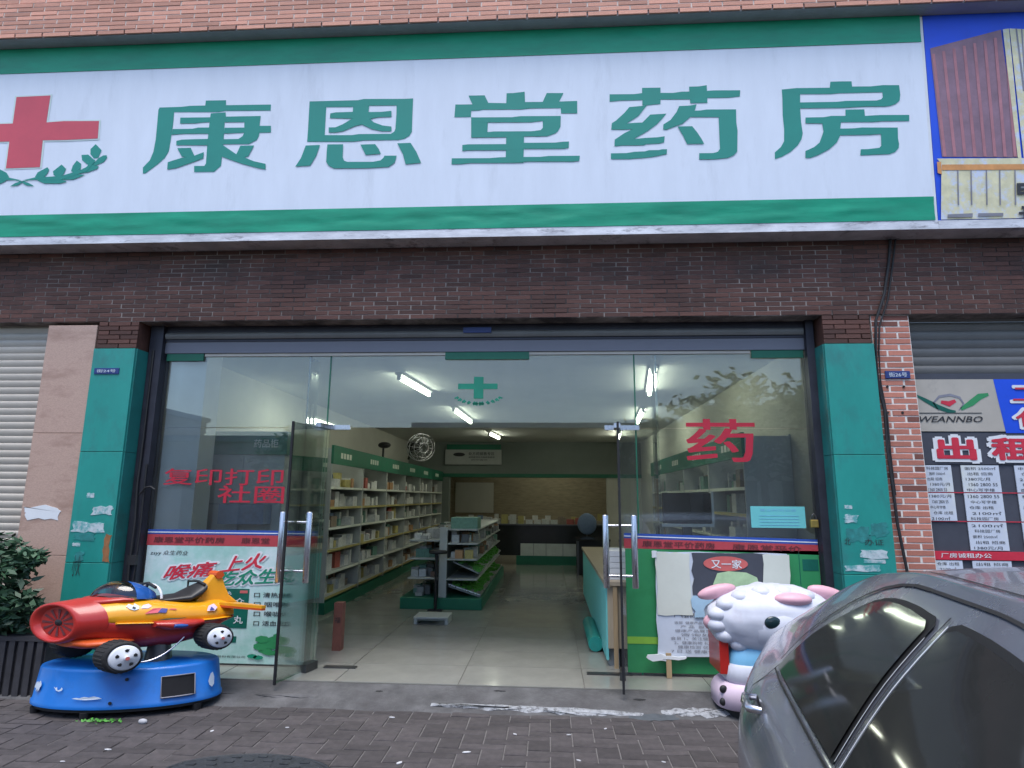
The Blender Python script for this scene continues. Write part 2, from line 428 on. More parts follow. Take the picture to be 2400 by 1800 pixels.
def text(name, body, material, parent, x0, z0, x1, z1, y, bold=0.0, shear=0.0, rot=0.0, spacing=1.0):
    """Flat lettering fitted into the rectangle x0..x1, z0..z1 of the plane Y = y, facing the street."""
    c = bpy.data.curves.new(name, 'FONT'); c.body = body; c.shear = shear; c.space_character = spacing
    c.resolution_u = 2
    t = bpy.data.objects.new(name, c); COL.objects.link(t)
    bpy.context.view_layer.update()
    me = bpy.data.meshes.new_from_object(t.evaluated_get(bpy.context.evaluated_depsgraph_get()))
    bpy.data.objects.remove(t)
    xs = [v.co.x for v in me.vertices]; ys = [v.co.y for v in me.vertices]
    ax, bx_, ay, by_ = min(xs), max(xs), min(ys), max(ys)
    base = BASE.get(parent.name, Vector((0, 0, 0))) if parent else Vector((0, 0, 0))
    cx, cz = (x0 + x1) / 2, (z0 + z1) / 2
    for v in me.vertices:
        px = x0 + (v.co.x - ax) / max(bx_ - ax, 1e-6) * (x1 - x0)
        pz = z0 + (v.co.y - ay) / max(by_ - ay, 1e-6) * (z1 - z0)
        if rot:
            dx, dz = px - cx, pz - cz
            px, pz = cx + dx, cz + dz + dx * math.tan(rot)
        v.co = (px - base.x, (y(px, pz) if callable(y) else y) - base.y, pz - base.z)
    if bold:      # thicken the strokes: shifted copies, each a hair in front of the last
        h = (z1 - z0) * bold
        n8 = 8 if bold > .04 else 4
        sh = [(math.cos(2 * math.pi * (k + .5) / n8) * h * 1.7, math.sin(2 * math.pi * (k + .5) / n8) * h) for k in range(n8)]
        vv = [v.co.copy() for v in me.vertices]; ff = [list(p.vertices) for p in me.polygons]
        V, F = [tuple(p) for p in vv], list(ff)
        for k, (dx, dz) in enumerate(sh):
            o_ = len(V)
            V += [(p.x + dx, p.y - .0003 * (k + 1), p.z + dz) for p in vv]; F += [[i + o_ for i in f_] for f_ in ff]
        me = bpy.data.meshes.new(name); me.from_pydata(V, [], F); me.update()
    me.materials.clear(); me.materials.append(M[material])
    me.name = name
    o = bpy.data.objects.new(name, me); COL.objects.link(o); o.parent = parent
    BASE[o.name] = base
    return o
TRACE = {
 'kang': [[(-3.461,5.577),(-3.251,5.574),(-3.248,5.521),(-2.782,5.513),(-2.783,5.449),(-3.245,5.461),(-3.326,5.45),(-3.787,5.464),(-3.787,5.369),(-3.792,5.292),(-3.801,5.174),(-3.813,5.049),(-3.849,4.981),(-3.92,4.914),(-4.043,4.821),(-4.067,4.821),(-4.072,4.883),(-4.005,4.958),(-3.974,5.047),(-3.959,5.179),(-3.956,5.318),(-3.954,5.494),(-3.942,5.518),(-3.708,5.518),(-3.626,5.526),(-3.464,5.524)],[(-3.401,5.438),(-3.247,5.444),(-3.241,5.398),(-3.251,5.339),(-3.251,5.159),(-3.254,5.103),(-3.257,4.979),(-3.262,4.883),(-3.297,4.85),(-3.329,4.82),(-3.535,4.823),(-3.539,4.887),(-3.434,4.884),(-3.419,4.908),(-3.417,5.101),(-3.414,5.219),(-3.408,5.344),(-3.405,5.396)],[(-3.717,5.402),(-3.405,5.396),(-3.408,5.344),(-3.49,5.343),(-3.558,5.336),(-3.716,5.339)],[(-3.241,5.398),(-2.881,5.394),(-2.889,5.29),(-2.771,5.287),(-2.768,5.217),(-2.886,5.217),(-2.89,5.183),(-2.909,5.142),(-2.987,5.102),(-3.255,5.107),(-3.251,5.159),(-3.098,5.158),(-3.059,5.184),(-3.041,5.222),(-3.143,5.221),(-3.21,5.218),(-3.251,5.221),(-3.248,5.28),(-3.044,5.276),(-3.047,5.333),(-3.251,5.339)],[(-3.788,5.282),(-3.582,5.279),(-3.521,5.29),(-3.405,5.288),(-3.411,5.222),(-3.674,5.228),(-3.797,5.221)],[(-3.741,5.155),(-3.684,5.167),(-3.575,5.168),(-3.411,5.167),(-3.417,5.1),(-3.738,5.11)],[(-3.726,5.078),(-3.586,5.078),(-3.543,4.994),(-3.447,5.029),(-3.449,4.964),(-3.546,4.928),(-3.725,4.868),(-3.816,4.856),(-3.815,4.932),(-3.765,4.948),(-3.678,4.973),(-3.624,4.982),(-3.672,4.987)],[(-3.258,5.104),(-3.243,5.089),(-3.11,4.996),(-3.074,5.085),(-2.932,5.084),(-2.987,4.972),(-3.027,4.963),(-2.93,4.92),(-2.805,4.889),(-2.802,4.831),(-2.88,4.847),(-3.043,4.895),(-3.153,4.936),(-3.257,4.976)]],
 'en': [[(-2.387,5.533),(-2.216,5.531),(-2.214,5.468),(-2.218,5.173),(-2.219,5.106),(-2.394,5.109),(-2.39,5.24)],[(-2.387,5.533),(-1.896,5.53),(-1.834,5.541),(-1.429,5.529),(-1.342,5.531),(-1.344,5.457),(-1.502,5.462),(-1.782,5.469),(-1.941,5.461),(-2.214,5.467)],[(-1.503,5.504),(-1.339,5.531),(-1.342,5.37),(-1.343,5.183),(-1.37,5.139),(-1.419,5.112),(-1.474,5.101),(-1.573,5.104),(-1.55,5.17),(-1.519,5.189),(-1.508,5.22),(-1.502,5.375)],[(-2.221,5.173),(-1.946,5.165),(-1.872,5.174),(-1.543,5.167),(-1.474,5.101),(-1.82,5.107),(-1.919,5.097),(-2.381,5.109)],[(-1.941,5.466),(-1.779,5.469),(-1.783,5.403),(-1.765,5.331),(-1.856,5.269),(-1.952,5.337),(-1.942,5.408)],[(-2.17,5.399),(-2.111,5.408),(-1.942,5.408),(-1.78,5.401),(-1.655,5.399),(-1.553,5.407),(-1.551,5.344),(-1.672,5.344),(-1.728,5.336),(-1.771,5.325),(-1.952,5.337),(-2.172,5.35)],[(-1.952,5.334),(-1.765,5.331),(-1.856,5.269),(-1.912,5.258),(-2.035,5.207),(-2.109,5.196),(-2.178,5.198),(-2.18,5.252),(-2.112,5.251),(-2.038,5.281)],[(-1.952,5.334),(-1.765,5.328),(-1.726,5.291),(-1.639,5.256),(-1.548,5.242),(-1.547,5.193),(-1.637,5.195),(-1.743,5.221),(-1.838,5.269),(-1.888,5.283)],[(-2.405,5.069),(-2.261,5.071),(-2.294,4.96),(-2.352,4.859),(-2.502,4.853),(-2.449,4.938)],[(-2.186,5.074),(-2.027,5.071),(-2.028,4.94),(-2.012,4.901),(-1.98,4.888),(-1.72,4.882),(-1.647,4.895),(-1.617,4.923),(-1.611,4.942),(-1.488,4.939),(-1.505,4.869),(-1.565,4.825),(-1.78,4.818),(-2.108,4.824),(-2.165,4.854),(-2.191,4.893),(-2.19,5.008)],[(-1.853,5.063),(-1.707,5.064),(-1.669,5.014),(-1.646,4.962),(-1.797,4.954)],[(-1.485,5.066),(-1.353,5.067),(-1.293,4.972),(-1.244,4.859),(-1.397,4.848),(-1.427,4.956)]],
 'tang': [[(-0.787,5.542),(-0.628,5.54),(-0.591,5.46),(-0.414,5.451),(-0.411,5.554),(-0.346,5.554),(-0.234,5.564),(-0.23,5.457),(-0.057,5.453),(-0.018,5.543),(0.145,5.538),(0.103,5.451),(0.173,5.452),(0.278,5.452),(0.277,5.324),(0.121,5.329),(0.118,5.383),(-0.172,5.39),(-0.269,5.382),(-0.642,5.391),(-0.681,5.383),(-0.759,5.383),(-0.761,5.319),(-0.924,5.322),(-0.916,5.453),(-0.747,5.449)],[(-0.758,5.312),(-0.59,5.307),(-0.598,5.158),(-0.582,5.104),(-0.756,5.105)],[(-0.758,5.314),(-0.358,5.304),(-0.275,5.312),(0.118,5.302),(0.115,5.245),(-0.064,5.256),(-0.172,5.245),(-0.583,5.256),(-0.757,5.258)],[(-0.057,5.255),(0.118,5.302),(0.114,5.191),(0.089,5.145),(0.057,5.122),(-0.013,5.098),(-0.128,5.097),(-0.128,5.158),(-0.077,5.163),(-0.057,5.186)],[(-0.756,5.166),(-0.582,5.158),(-0.537,5.162),(-0.172,5.154),(-0.108,5.157),(-0.026,5.155),(-0.013,5.098),(-0.236,5.101),(-0.415,5.099),(-0.756,5.105)],[(-0.412,5.112),(-0.239,5.107),(-0.245,4.834),(-0.417,4.838)],[(-0.842,5.031),(-0.787,5.037),(-0.418,5.029),(-0.236,5.037),(0.063,5.031),(0.139,5.038),(0.196,5.038),(0.192,4.975),(0.145,4.966),(-0.236,4.975),(-0.417,4.966),(-0.786,4.975),(-0.841,4.97)],[(-0.943,4.898),(-0.574,4.89),(-0.471,4.896),(-0.236,4.893),(-0.077,4.89),(-0.001,4.897),(0.299,4.891),(0.292,4.84),(0.232,4.833),(-0.204,4.845),(-0.331,4.835),(-0.765,4.844),(-0.849,4.836),(-0.945,4.837)]],
 'yao': [[(0.591,5.51),(0.83,5.504),(0.919,5.514),(1.2,5.504),(1.282,5.514),(1.444,5.51),(1.58,5.517),(1.834,5.51),(1.828,5.447),(1.72,5.438),(1.522,5.442),(1.354,5.434),(1.005,5.442),(0.829,5.441),(0.691,5.442),(0.59,5.433)],[(0.904,5.565),(1.08,5.562),(1.076,5.395),(1.004,5.39),(0.947,5.384),(0.904,5.385)],[(1.352,5.562),(1.445,5.562),(1.52,5.572),(1.521,5.392),(1.359,5.394)],[(0.778,5.372),(0.853,5.377),(0.916,5.381),(0.947,5.387),(0.864,5.279),(0.75,5.206),(0.825,5.21),(0.9,5.211),(0.977,5.289),(1.13,5.294),(1.043,5.194),(0.948,5.123),(0.816,5.047),(0.922,5.054),(1.04,5.058),(1.109,5.066),(1.101,5.005),(1.057,4.994),(0.933,4.991),(0.908,4.98),(0.702,4.984),(0.63,4.978),(0.634,5.046),(0.729,5.11),(0.805,5.147),(0.736,5.144),(0.601,5.147),(0.609,5.213),(0.65,5.239),(0.733,5.317)],[(0.595,4.908),(0.745,4.907),(0.82,4.918),(0.919,4.919),(0.957,4.93),(1.05,4.929),(1.081,4.936),(1.127,4.936),(1.123,4.887),(1.055,4.873),(0.992,4.861),(0.906,4.853),(0.818,4.849),(0.769,4.845),(0.594,4.85)],[(1.253,5.367),(1.34,5.368),(1.418,5.379),(1.398,5.316),(1.45,5.316),(1.512,5.324),(1.787,5.317),(1.785,5.185),(1.793,5.105),(1.783,4.896),(1.749,4.858),(1.693,4.833),(1.57,4.823),(1.426,4.825),(1.428,4.887),(1.56,4.885),(1.603,4.897),(1.623,4.926),(1.621,5.243),(1.355,5.253),(1.279,5.187),(1.185,5.153),(1.129,5.131),(1.095,5.134),(1.099,5.185),(1.169,5.23),(1.227,5.308)],[(1.232,5.161),(1.371,5.159),(1.419,5.09),(1.454,5.029),(1.477,4.979),(1.317,4.982),(1.282,5.067)]],
 'fang': [[(2.222,5.504),(2.393,5.507),(2.384,5.315),(2.386,5.17),(2.396,5.058),(2.381,5.0),(2.345,4.942),(2.276,4.879),(2.195,4.833),(2.128,4.811),(2.13,4.877),(2.187,4.927),(2.22,4.985),(2.226,5.109),(2.219,5.241),(2.224,5.406)],[(2.222,5.504),(2.36,5.514),(2.667,5.507),(2.676,5.567),(2.758,5.568),(2.871,5.565),(2.873,5.512),(3.044,5.508),(3.153,5.517),(3.3,5.512),(3.298,5.443),(3.146,5.445),(2.751,5.449),(2.679,5.444),(2.391,5.452)],[(3.146,5.448),(3.303,5.512),(3.308,5.416),(3.298,5.358),(3.261,5.326),(3.212,5.308),(3.158,5.302),(3.08,5.306),(3.084,5.363),(3.132,5.376),(3.148,5.395)],[(2.386,5.368),(2.723,5.363),(2.807,5.37),(3.096,5.364),(3.158,5.302),(2.996,5.307),(2.785,5.301),(2.384,5.309)],[(2.428,5.215),(2.594,5.213),(2.667,5.224),(2.796,5.22),(2.799,5.282),(2.971,5.28),(2.973,5.214),(3.111,5.219),(3.375,5.212),(3.371,5.152),(3.125,5.157),(3.047,5.152),(2.751,5.158),(2.741,5.095),(2.864,5.094),(2.936,5.1),(3.263,5.09),(3.259,4.982),(3.265,4.93),(3.259,4.891),(3.224,4.851),(3.17,4.831),(2.908,4.827),(2.916,4.885),(2.983,4.886),(3.043,4.892),(3.085,4.896),(3.103,4.915),(3.108,5.031),(3.003,5.026),(2.737,5.029),(2.701,4.959),(2.631,4.896),(2.527,4.84),(2.453,4.813),(2.408,4.814),(2.411,4.882),(2.494,4.919),(2.545,4.963),(2.573,5.034),(2.587,5.072),(2.579,5.151),(2.425,5.157)]],
 'cross': [[(-5.488,5.68),(-5.12,5.685),(-5.136,5.393),(-4.947,5.401),(-4.573,5.391),(-4.571,5.204),(-4.929,5.198),(-5.157,5.201),(-5.16,4.914),(-5.524,4.91),(-5.516,5.198),(-6.091,5.2),(-6.078,5.388),(-5.499,5.392)]],
 'sprig': [[(-4.589,5.145),(-4.521,5.078),(-4.55,5.0),(-4.596,4.994),(-4.636,5.041),(-4.64,5.094)],[(-4.73,5.034),(-4.658,5.035),(-4.595,4.981),(-4.57,4.922),(-4.641,4.917),(-4.719,4.978)],[(-4.464,5.024),(-4.456,4.997),(-4.488,4.952),(-4.569,4.915),(-4.591,4.942),(-4.55,4.993),(-4.5,5.021)],[(-4.774,4.976),(-4.725,4.939),(-4.724,4.886),(-4.779,4.842),(-4.826,4.863),(-4.812,4.921)],[(-4.932,4.937),(-4.881,4.89),(-4.902,4.832),(-4.951,4.794),(-5.007,4.828),(-5.017,4.867)],[(-5.081,4.912),(-5.058,4.882),(-5.08,4.836),(-5.122,4.791),(-5.173,4.78),(-5.203,4.813),(-5.181,4.858)],[(-4.536,4.908),(-4.547,4.882),(-4.642,4.848),(-4.732,4.834),(-4.704,4.886),(-4.609,4.923)],[(-4.672,4.82),(-4.792,4.774),(-4.897,4.773),(-4.888,4.818),(-4.811,4.836)],[(-4.856,4.752),(-4.933,4.735),(-5.097,4.739),(-5.173,4.773),(-5.083,4.797),(-4.937,4.787)],[(-5.425,4.786),(-5.337,4.77),(-5.263,4.749),(-5.2,4.712),(-5.286,4.723),(-5.343,4.757)],[(-5.338,4.777),(-5.202,4.806),(-4.927,4.813),(-4.684,4.885),(-4.588,4.981),(-4.574,4.968),(-4.656,4.859),(-4.917,4.773),(-5.193,4.78)]],
 'sprig_mirror': [[(-6.112,5.119),(-6.106,5.066),(-6.138,5.019),(-6.186,5.026),(-6.232,5.107),(-6.176,5.173)],[(-6.007,4.998),(-6.075,4.939),(-6.149,4.946),(-6.136,5.006),(-6.082,5.059),(-6.007,5.055)],[(-6.242,5.05),(-6.185,5.019),(-6.132,4.966),(-6.149,4.939),(-6.241,4.98),(-6.284,5.027),(-6.28,5.054)],[(-5.9,4.938),(-5.874,4.878),(-5.918,4.859),(-5.984,4.905),(-5.993,4.958),(-5.95,4.995)],[(-5.68,4.877),(-5.682,4.838),(-5.732,4.805),(-5.79,4.845),(-5.823,4.904),(-5.781,4.951)],[(-5.512,4.863),(-5.481,4.817),(-5.504,4.784),(-5.559,4.798),(-5.61,4.844),(-5.641,4.89),(-5.624,4.92)],[(-6.109,4.946),(-6.004,4.905),(-5.964,4.852),(-6.06,4.869),(-6.165,4.906),(-6.182,4.933)],[(-5.884,4.852),(-5.802,4.832),(-5.783,4.785),(-5.891,4.789),(-6.023,4.839)],[(-5.745,4.798),(-5.599,4.804),(-5.503,4.778),(-5.573,4.745),(-5.739,4.746),(-5.821,4.766)],[(-5.329,4.757),(-5.379,4.725),(-5.464,4.715),(-5.408,4.751),(-5.337,4.77),(-5.253,4.783)],[(-5.484,4.784),(-5.763,4.785),(-6.048,4.879),(-6.155,4.993),(-6.143,5.006),(-6.024,4.905),(-5.761,4.825),(-5.48,4.81),(-5.338,4.777)]],
 'container': [[(3.612,5.873),(4.268,6.038),(4.31,4.771),(3.642,4.795)]],
 'ridges': [[(3.654,4.795),(3.682,4.794),(3.65,5.816),(3.623,5.817)],[(3.743,4.793),(3.771,4.792),(3.745,5.839),(3.718,5.84)],[(3.832,4.79),(3.86,4.789),(3.84,5.862),(3.814,5.863)],[(3.92,4.788),(3.949,4.787),(3.935,5.885),(3.909,5.886)],[(4.009,4.786),(4.037,4.785),(4.03,5.908),(4.004,5.909)],[(4.097,4.783),(4.125,4.782),(4.125,5.931),(4.099,5.932)],[(4.185,4.781),(4.213,4.78),(4.22,5.954),(4.193,5.955)],[(4.273,4.779),(4.301,4.778),(4.314,5.977),(4.288,5.978)]],
 'cream': [[(4.28,6.037),(4.337,6.042),(4.34,4.757),(4.308,4.767)],[(4.343,6.042),(4.789,6.003),(4.675,4.761),(4.359,4.763)],[(3.591,4.776),(4.674,4.755),(4.615,4.11),(3.587,4.129),(3.628,4.728)]],
 'posts': [[(4.443,6.031),(4.455,6.03),(4.425,4.761),(4.407,4.762)],[(4.393,6.04),(4.408,6.039),(4.427,5.412),(4.408,5.413)],[(4.567,6.026),(4.592,6.025),(4.529,4.758),(4.498,4.759)]],
 'orange': [[(3.63,4.715),(4.668,4.695),(4.663,4.642),(3.626,4.661)],[(3.588,4.743),(3.625,4.742),(3.623,4.621),(3.587,4.635)]],
 'doorbars': [[(3.761,4.657),(3.772,4.657),(3.754,4.324),(3.741,4.324)],[(3.878,4.654),(3.889,4.654),(3.87,4.322),(3.857,4.322)],[(4.013,4.651),(4.024,4.651),(4.003,4.319),(3.991,4.319)],[(4.129,4.648),(4.14,4.648),(4.119,4.316),(4.107,4.317)],[(4.263,4.645),(4.274,4.645),(4.252,4.314),(4.24,4.314)],[(3.644,4.236),(3.865,4.242),(3.862,4.206),(3.642,4.205)],[(3.913,4.241),(4.132,4.24),(4.13,4.211),(3.911,4.211)],[(3.603,4.182),(3.738,4.182),(3.735,4.14),(3.6,4.14)]],
 'letters': [[(4.271,4.518),(4.422,4.519),(4.42,4.488),(4.304,4.487),(4.303,4.471),(4.394,4.47),(4.392,4.445),(4.301,4.446),(4.3,4.437),(4.415,4.435),(4.413,4.409),(4.267,4.408)],[(4.294,4.3),(4.403,4.3),(4.401,4.271),(4.359,4.272),(4.356,4.246),(4.41,4.245),(4.408,4.218),(4.354,4.219),(4.352,4.193),(4.412,4.192),(4.409,4.163),(4.265,4.166),(4.267,4.192),(4.304,4.194),(4.306,4.22),(4.264,4.221),(4.266,4.245),(4.308,4.247),(4.31,4.273),(4.292,4.273)]],
}

K = 1.778      # the place is this much broader than deep: bricks, letters, wheels and tiles are all wide
FLOOR = 0.09
GLASS_Y = 5.99
FRONT = 5.74

def signY(z, off=0.0):
    return 5.52 - (z - 4.18) * 0.069 - off

# ================================================================== setting
struct(MB().box(-90, 90, -90, 60, -0.2, -0.05).build('ground', 'asphalt'))
pavement = struct(MB().box(-14, 14, -1.6, 5.74, -0.12, -0.0055).build('pavement', 'joint'))
BASE[pavement.name] = Vector((0, 0, 0))
struct(MB().box(-60, 60, -12.0, -1.75, -0.05, -0.046).build('road', 'asphalt'))
kerb_mb = MB().box(-14, 14, -1.75, -1.604, -0.12, 0.02)
struct(kerb_mb.build('kerb', 'concrete'))

def paver_mesh(name, lx, ly):
    g = 0.0035
    b = 0.003
    x0, x1, y0, y1 = -lx / 2 + g * 1.2, lx / 2 - g * 1.2, -ly / 2 + g, ly / 2 - g
    mb = MB()
    lo = [(x0, y0, -0.02), (x1, y0, -0.02), (x1, y1, -0.02), (x0, y1, -0.02)]
    mi = [(x0, y0, -0.004), (x1, y0, -0.004), (x1, y1, -0.004), (x0, y1, -0.004)]
    hi = [(x0 + b, y0 + b, 0), (x1 - b, y0 + b, 0), (x1 - b, y1 - b, 0), (x0 + b, y1 - b, 0)]
    mb.loft([lo, mi, hi], cap0=False, cap1=True, smooth=False)
    return mb
cw = 0.086
ph = paver_mesh('paver', 2 * cw * K, cw).build('paver', 'paver', pavement)
pv = paver_mesh('paver', cw * K, 2 * cw).build('paver', 'paver', pavement)
first = {'h': True, 'v': True}
far = MB()
rng = random.Random(3)
for j in range(-14, 62):
    for i in range(-52, 53):
        d = (i - j) % 4
        if d not in (0, 3): continue
        if d == 0: cx, cy, lx, ly, src, key = (i + 1) * cw * K, (j + .5) * cw, 2 * cw * K, cw, ph, 'h'
        else: cx, cy, lx, ly, src, key = (i + .5) * cw * K, (j + 1) * cw, cw * K, 2 * cw, pv, 'v'
        if cy > 5.3: continue
        dz = rng.uniform(-0.002, 0.003)
        if cy > 3.95 and -3.65 < cx < 1.45:
            if first[key]: o = src; first[key] = False
            else: o = copy_at(src, pavement, (0, 0, 0))
            o.location = (cx, cy, dz)
            o.rotation_euler = (rng.uniform(-.012, .012), rng.uniform(-.012, .012), rng.uniform(-.012, .012))
        else:
            far.box(cx - lx / 2 + .0045, cx + lx / 2 - .0045, cy - ly / 2 + .0035, cy + ly / 2 - .0035, -0.02, dz, tint=rng.random())
fo = far.build('paver', 'paver', pavement); fo['kind'] = 'stuff'

# concrete apron rising to the shop floor
mb = MB(); NX, NY = 90, 9
prof = [(5.13, -0.006), (5.17, 0.006), (5.22, 0.018), (5.30, 0.034), (5.38, 0.05), (5.45, 0.062), (5.52, 0.072), (5.556, 0.08), (5.70, 0.082)]
vs_ = []
for i in range(NX + 1):
    x = -9 + 18 * i / NX
    for k, (y, z) in enumerate(prof):
        n = noise.noise(Vector((x * 1.7, y * 5, 2.0)))
        vs_.append((x, y + (0.035 * noise.noise(Vector((x * 1.1, 9, 0))) if k < 3 else 0), z + n * 0.006 * (1 if 0 < k < 7 else 0)))
n = len(prof)
mb.add(vs_, [(i * n + k, (i + 1) * n + k, (i + 1) * n + k + 1, i * n + k + 1) for i in range(NX) for k in range(n - 1)], True)
apron = struct(mb.build('concrete_apron', 'concrete'))

def apron_z(y):
    for (a, b) in zip(prof, prof[1:]):
        if a[0] <= y <= b[0]:
            return a[1] + (b[1] - a[1]) * (y - a[0]) / (b[0] - a[0])
    return 0.0
def patch(name, outline, material, parent, dz=0.006, seed=1):
    """Thin crust on the apron: raised in the middle, feathered at the rim."""
    c = Vector((sum(p[0] for p in outline) / len(outline), sum(p[1] for p in outline) / len(outline)))
    rings = []
    for k, h in ((1.0, 0.002), (0.93, dz), (0.6, dz * 1.3), (0.25, dz * 1.4)):
        rings.append([(c.x + (x - c.x) * k, c.y + (y - c.y) * k, max(apron_z(c.y + (y - c.y) * k), 0.0) + h + (0.002 * noise.noise(Vector((x * 30, y * 30, k))))) for x, y in outline])
    return MB().loft(rings, cap0=False).build(name, material, parent)
r = random.Random(5)
def blob(x0, x1, yc, h, n, seed, slope=0.0):
    r = random.Random(seed); up = []; dn = []
    for i in range(n + 1):
        t = i / n; e = math.sin(math.pi * min(max(t, 0.03), 0.97)) ** 0.4
        x = x0 + (x1 - x0) * t
        up.append((x, yc + slope * t + h * e * r.uniform(.55, 1.1))); dn.append((x, yc + slope * t - h * e * r.uniform(.5, 1.2)))
    return dn + up[::-1]
patch('mortar_smear', blob(-0.95, 0.72, 5.245, 0.05, 26, 2, -0.05), 'mortar_smear', apron)
patch('mortar_smear', blob(0.86, 1.45, 5.235, 0.07, 16, 9, 0.02), 'mortar_smear', apron)
patch('mortar_smear', blob(-3.1, -1.9, 5.33, 0.06, 18, 4), 'concrete', apron, 0.004)
patch('tar_patch', blob(0.6, 0.98, 5.16, 0.06, 12, 6), 'asphalt_patch', apron, 0.003)
for (x, y, w) in ((-0.42, 5.49, .05), (-1.42, 5.43, .03), (0.72, 5.41, .05)):
    patch('stain', blob(x - w, x + w, y, .016, 8, int(x * 100)), 'car_gap', apron, 0.002)

# shop floor of polished tiles
floor = struct(MB().box(-4.05, 2.56, 5.56, 21, -0.1, FLOOR - 0.006).build('shop_floor', 'grout'))
tw, tl = 0.6 * K, 0.6
t0 = None
for a in range(6):
    for b in range(26):
        x0, x1 = -3.98 + a * tw + .004, min(-3.98 + (a + 1) * tw - .004, 2.55)
        y0, y1 = 5.562 + b * tl + .003, 5.562 + (b + 1) * tl - .003
        if t0 is None:
            t0 = MB().box(-(tw / 2 - .004), tw / 2 - .004, -(tl / 2 - .003), tl / 2 - .003, -0.006, 0).build('floor_tile', 'tile', floor); o = t0
        else: o = copy_at(t0, floor, (0, 0, 0))
        o.location = ((x0 + x1) / 2, (y0 + y1) / 2, FLOOR)
        if x1 - x0 < tw - .02: o.scale.x = (x1 - x0) / (tw - .008)

# shop room
CEIL = 3.22
struct(MB().box(-4.4, 2.9, 6.02, 21.2, CEIL, CEIL + .15).build('ceiling', 'ceil'))
struct(MB().box(-4.4, -4.05, 6.06, 21.2, -.1, CEIL).build('wall_left', 'wall_int'))
struct(MB().box(2.56, 2.9, 6.06, 21.2, -.1, CEIL).build('wall_right', 'wall_int'))
struct(MB().box(-4.4, 2.9, 21.2, 21.4, -.1, CEIL + .15).build('wall_back', 'back_wall'))
beam = struct(MB().box(-4.05, 2.56, 17.6, 17.9, 2.32, CEIL).build('wall_beam', 'hdr_wall'))
MB().box(-4.05, 2.56, 17.585, 17.9, 2.22, 2.32).build('green_edge', 'green_trim', beam)
struct(MB().box(-4.05, -2.85, 17.62, 17.88, FLOOR, 2.22).build('wall_stub', 'hdr_wall'))
struct(MB().box(1.6, 2.56, 17.62, 17.88, FLOOR, 2.22).build('wall_stub', 'wall_int'))

# ================================================================== brickwork
def brick_field(parent, material, x0, x1, z0, z1, y, L, H, thick, vis, seed, joint=0.006, max_parts=300, rand_len=False, alt=None):
    """Courses of single bricks; those inside vis become parts, the rest one joined mesh."""
    rg = random.Random(seed); base = BASE[parent.name]
    src = MB().bevbox(-L / 2 + joint / 2 * K, L / 2 - joint / 2 * K, 0, thick, -H / 2 + joint / 2, H / 2 - joint / 2, .002).build('brick', material); src.parent = parent; BASE[src.name] = base
    used = False; rest = MB(); nparts = 0
    nc = int(round((z1 - z0) / H))
    for c in range(nc):
        zc = z0 + H * (c + .5)
        x = x0 - L * (0.5 if c % 2 else 0) - rg.uniform(0, .12) * L
        while x < x1:
            a, b = max(x, x0), min(x + L, x1)
            if b - a > L * .12:
                cx = (a + b) / 2; sc = (b - a - joint * K) / (L - joint * K)
                yy = y + rg.uniform(-.002, .002)
                m2 = alt is not None and rg.random() < alt[1]
                if vis(cx, zc) and nparts < max_parts:
                    if not used and not m2: o = src; used = True
                    else: o = copy_at(src, parent, (0, 0, 0))
                    o.location = Vector((cx, yy, zc)) - base
                    o.scale.x = sc
                    if m2:
                        o.data = alt[2].data
                    nparts += 1
                else:
                    rest.box(a + joint / 2 * K, b - joint / 2 * K, yy, yy + thick, zc - H / 2 + joint / 2, zc + H / 2 - joint / 2, tint=rg.random())
            x += L
    if rest.v:
        q = rest.build('brick', material, parent); q['kind'] = 'stuff'
    if not used: bpy.data.objects.remove(src)
    return nparts

lintel = thing('brick_lintel', (-0.9, 5.9, 3.36), 'long brown brick lintel toned dark for the shade under the green and white shop sign', 'brick wall')
MB().box(-9, 7, 5.742, 6.02, 3.362, 4.2).build('mortar_bed', 'lintel_mortar', lintel)
MB().box(-9, 7, 5.9, 6.4, 4.2, 6.2).build('backing_wall', 'slab', lintel)
MB().box(-9, -4.42, 6.03, 6.2, -.1, 3.361).build('backing_wall', 'slab', lintel)
MB().box(2.92, 7, 6.11, 6.2, -.1, 3.361).build('backing_wall', 'slab', lintel)
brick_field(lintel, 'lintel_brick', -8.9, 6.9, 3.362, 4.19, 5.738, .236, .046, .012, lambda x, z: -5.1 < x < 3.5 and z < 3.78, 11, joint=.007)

parapet = thing('brick_parapet', (-0.9, 5.4, 6.21), 'sunlit pink brick parapet overhanging the top of the shop signs', 'brick wall')
MB().box(-9, 7, 5.221, 5.6, 6.26, 9.5).build('mortar_bed', 'parapet_mortar', parapet)
MB().box(-9, 7, 5.6, 19, 6.5, 9.4).build('shadow_mass', 'parapet_brick', parapet)  # unseen mass above the shop, added for its shadow
MB().box(-9, 7, 5.236, 5.9, 6.215, 6.26).build('soffit_slab', 'slab', parapet)
brick_field(parapet, 'parapet_brick', -8.9, 6.9, 6.212, 7.3, 5.216, .29, .05, .014, lambda x, z: -5.9 < x < 4.3 and z < 6.56, 21, joint=.008)

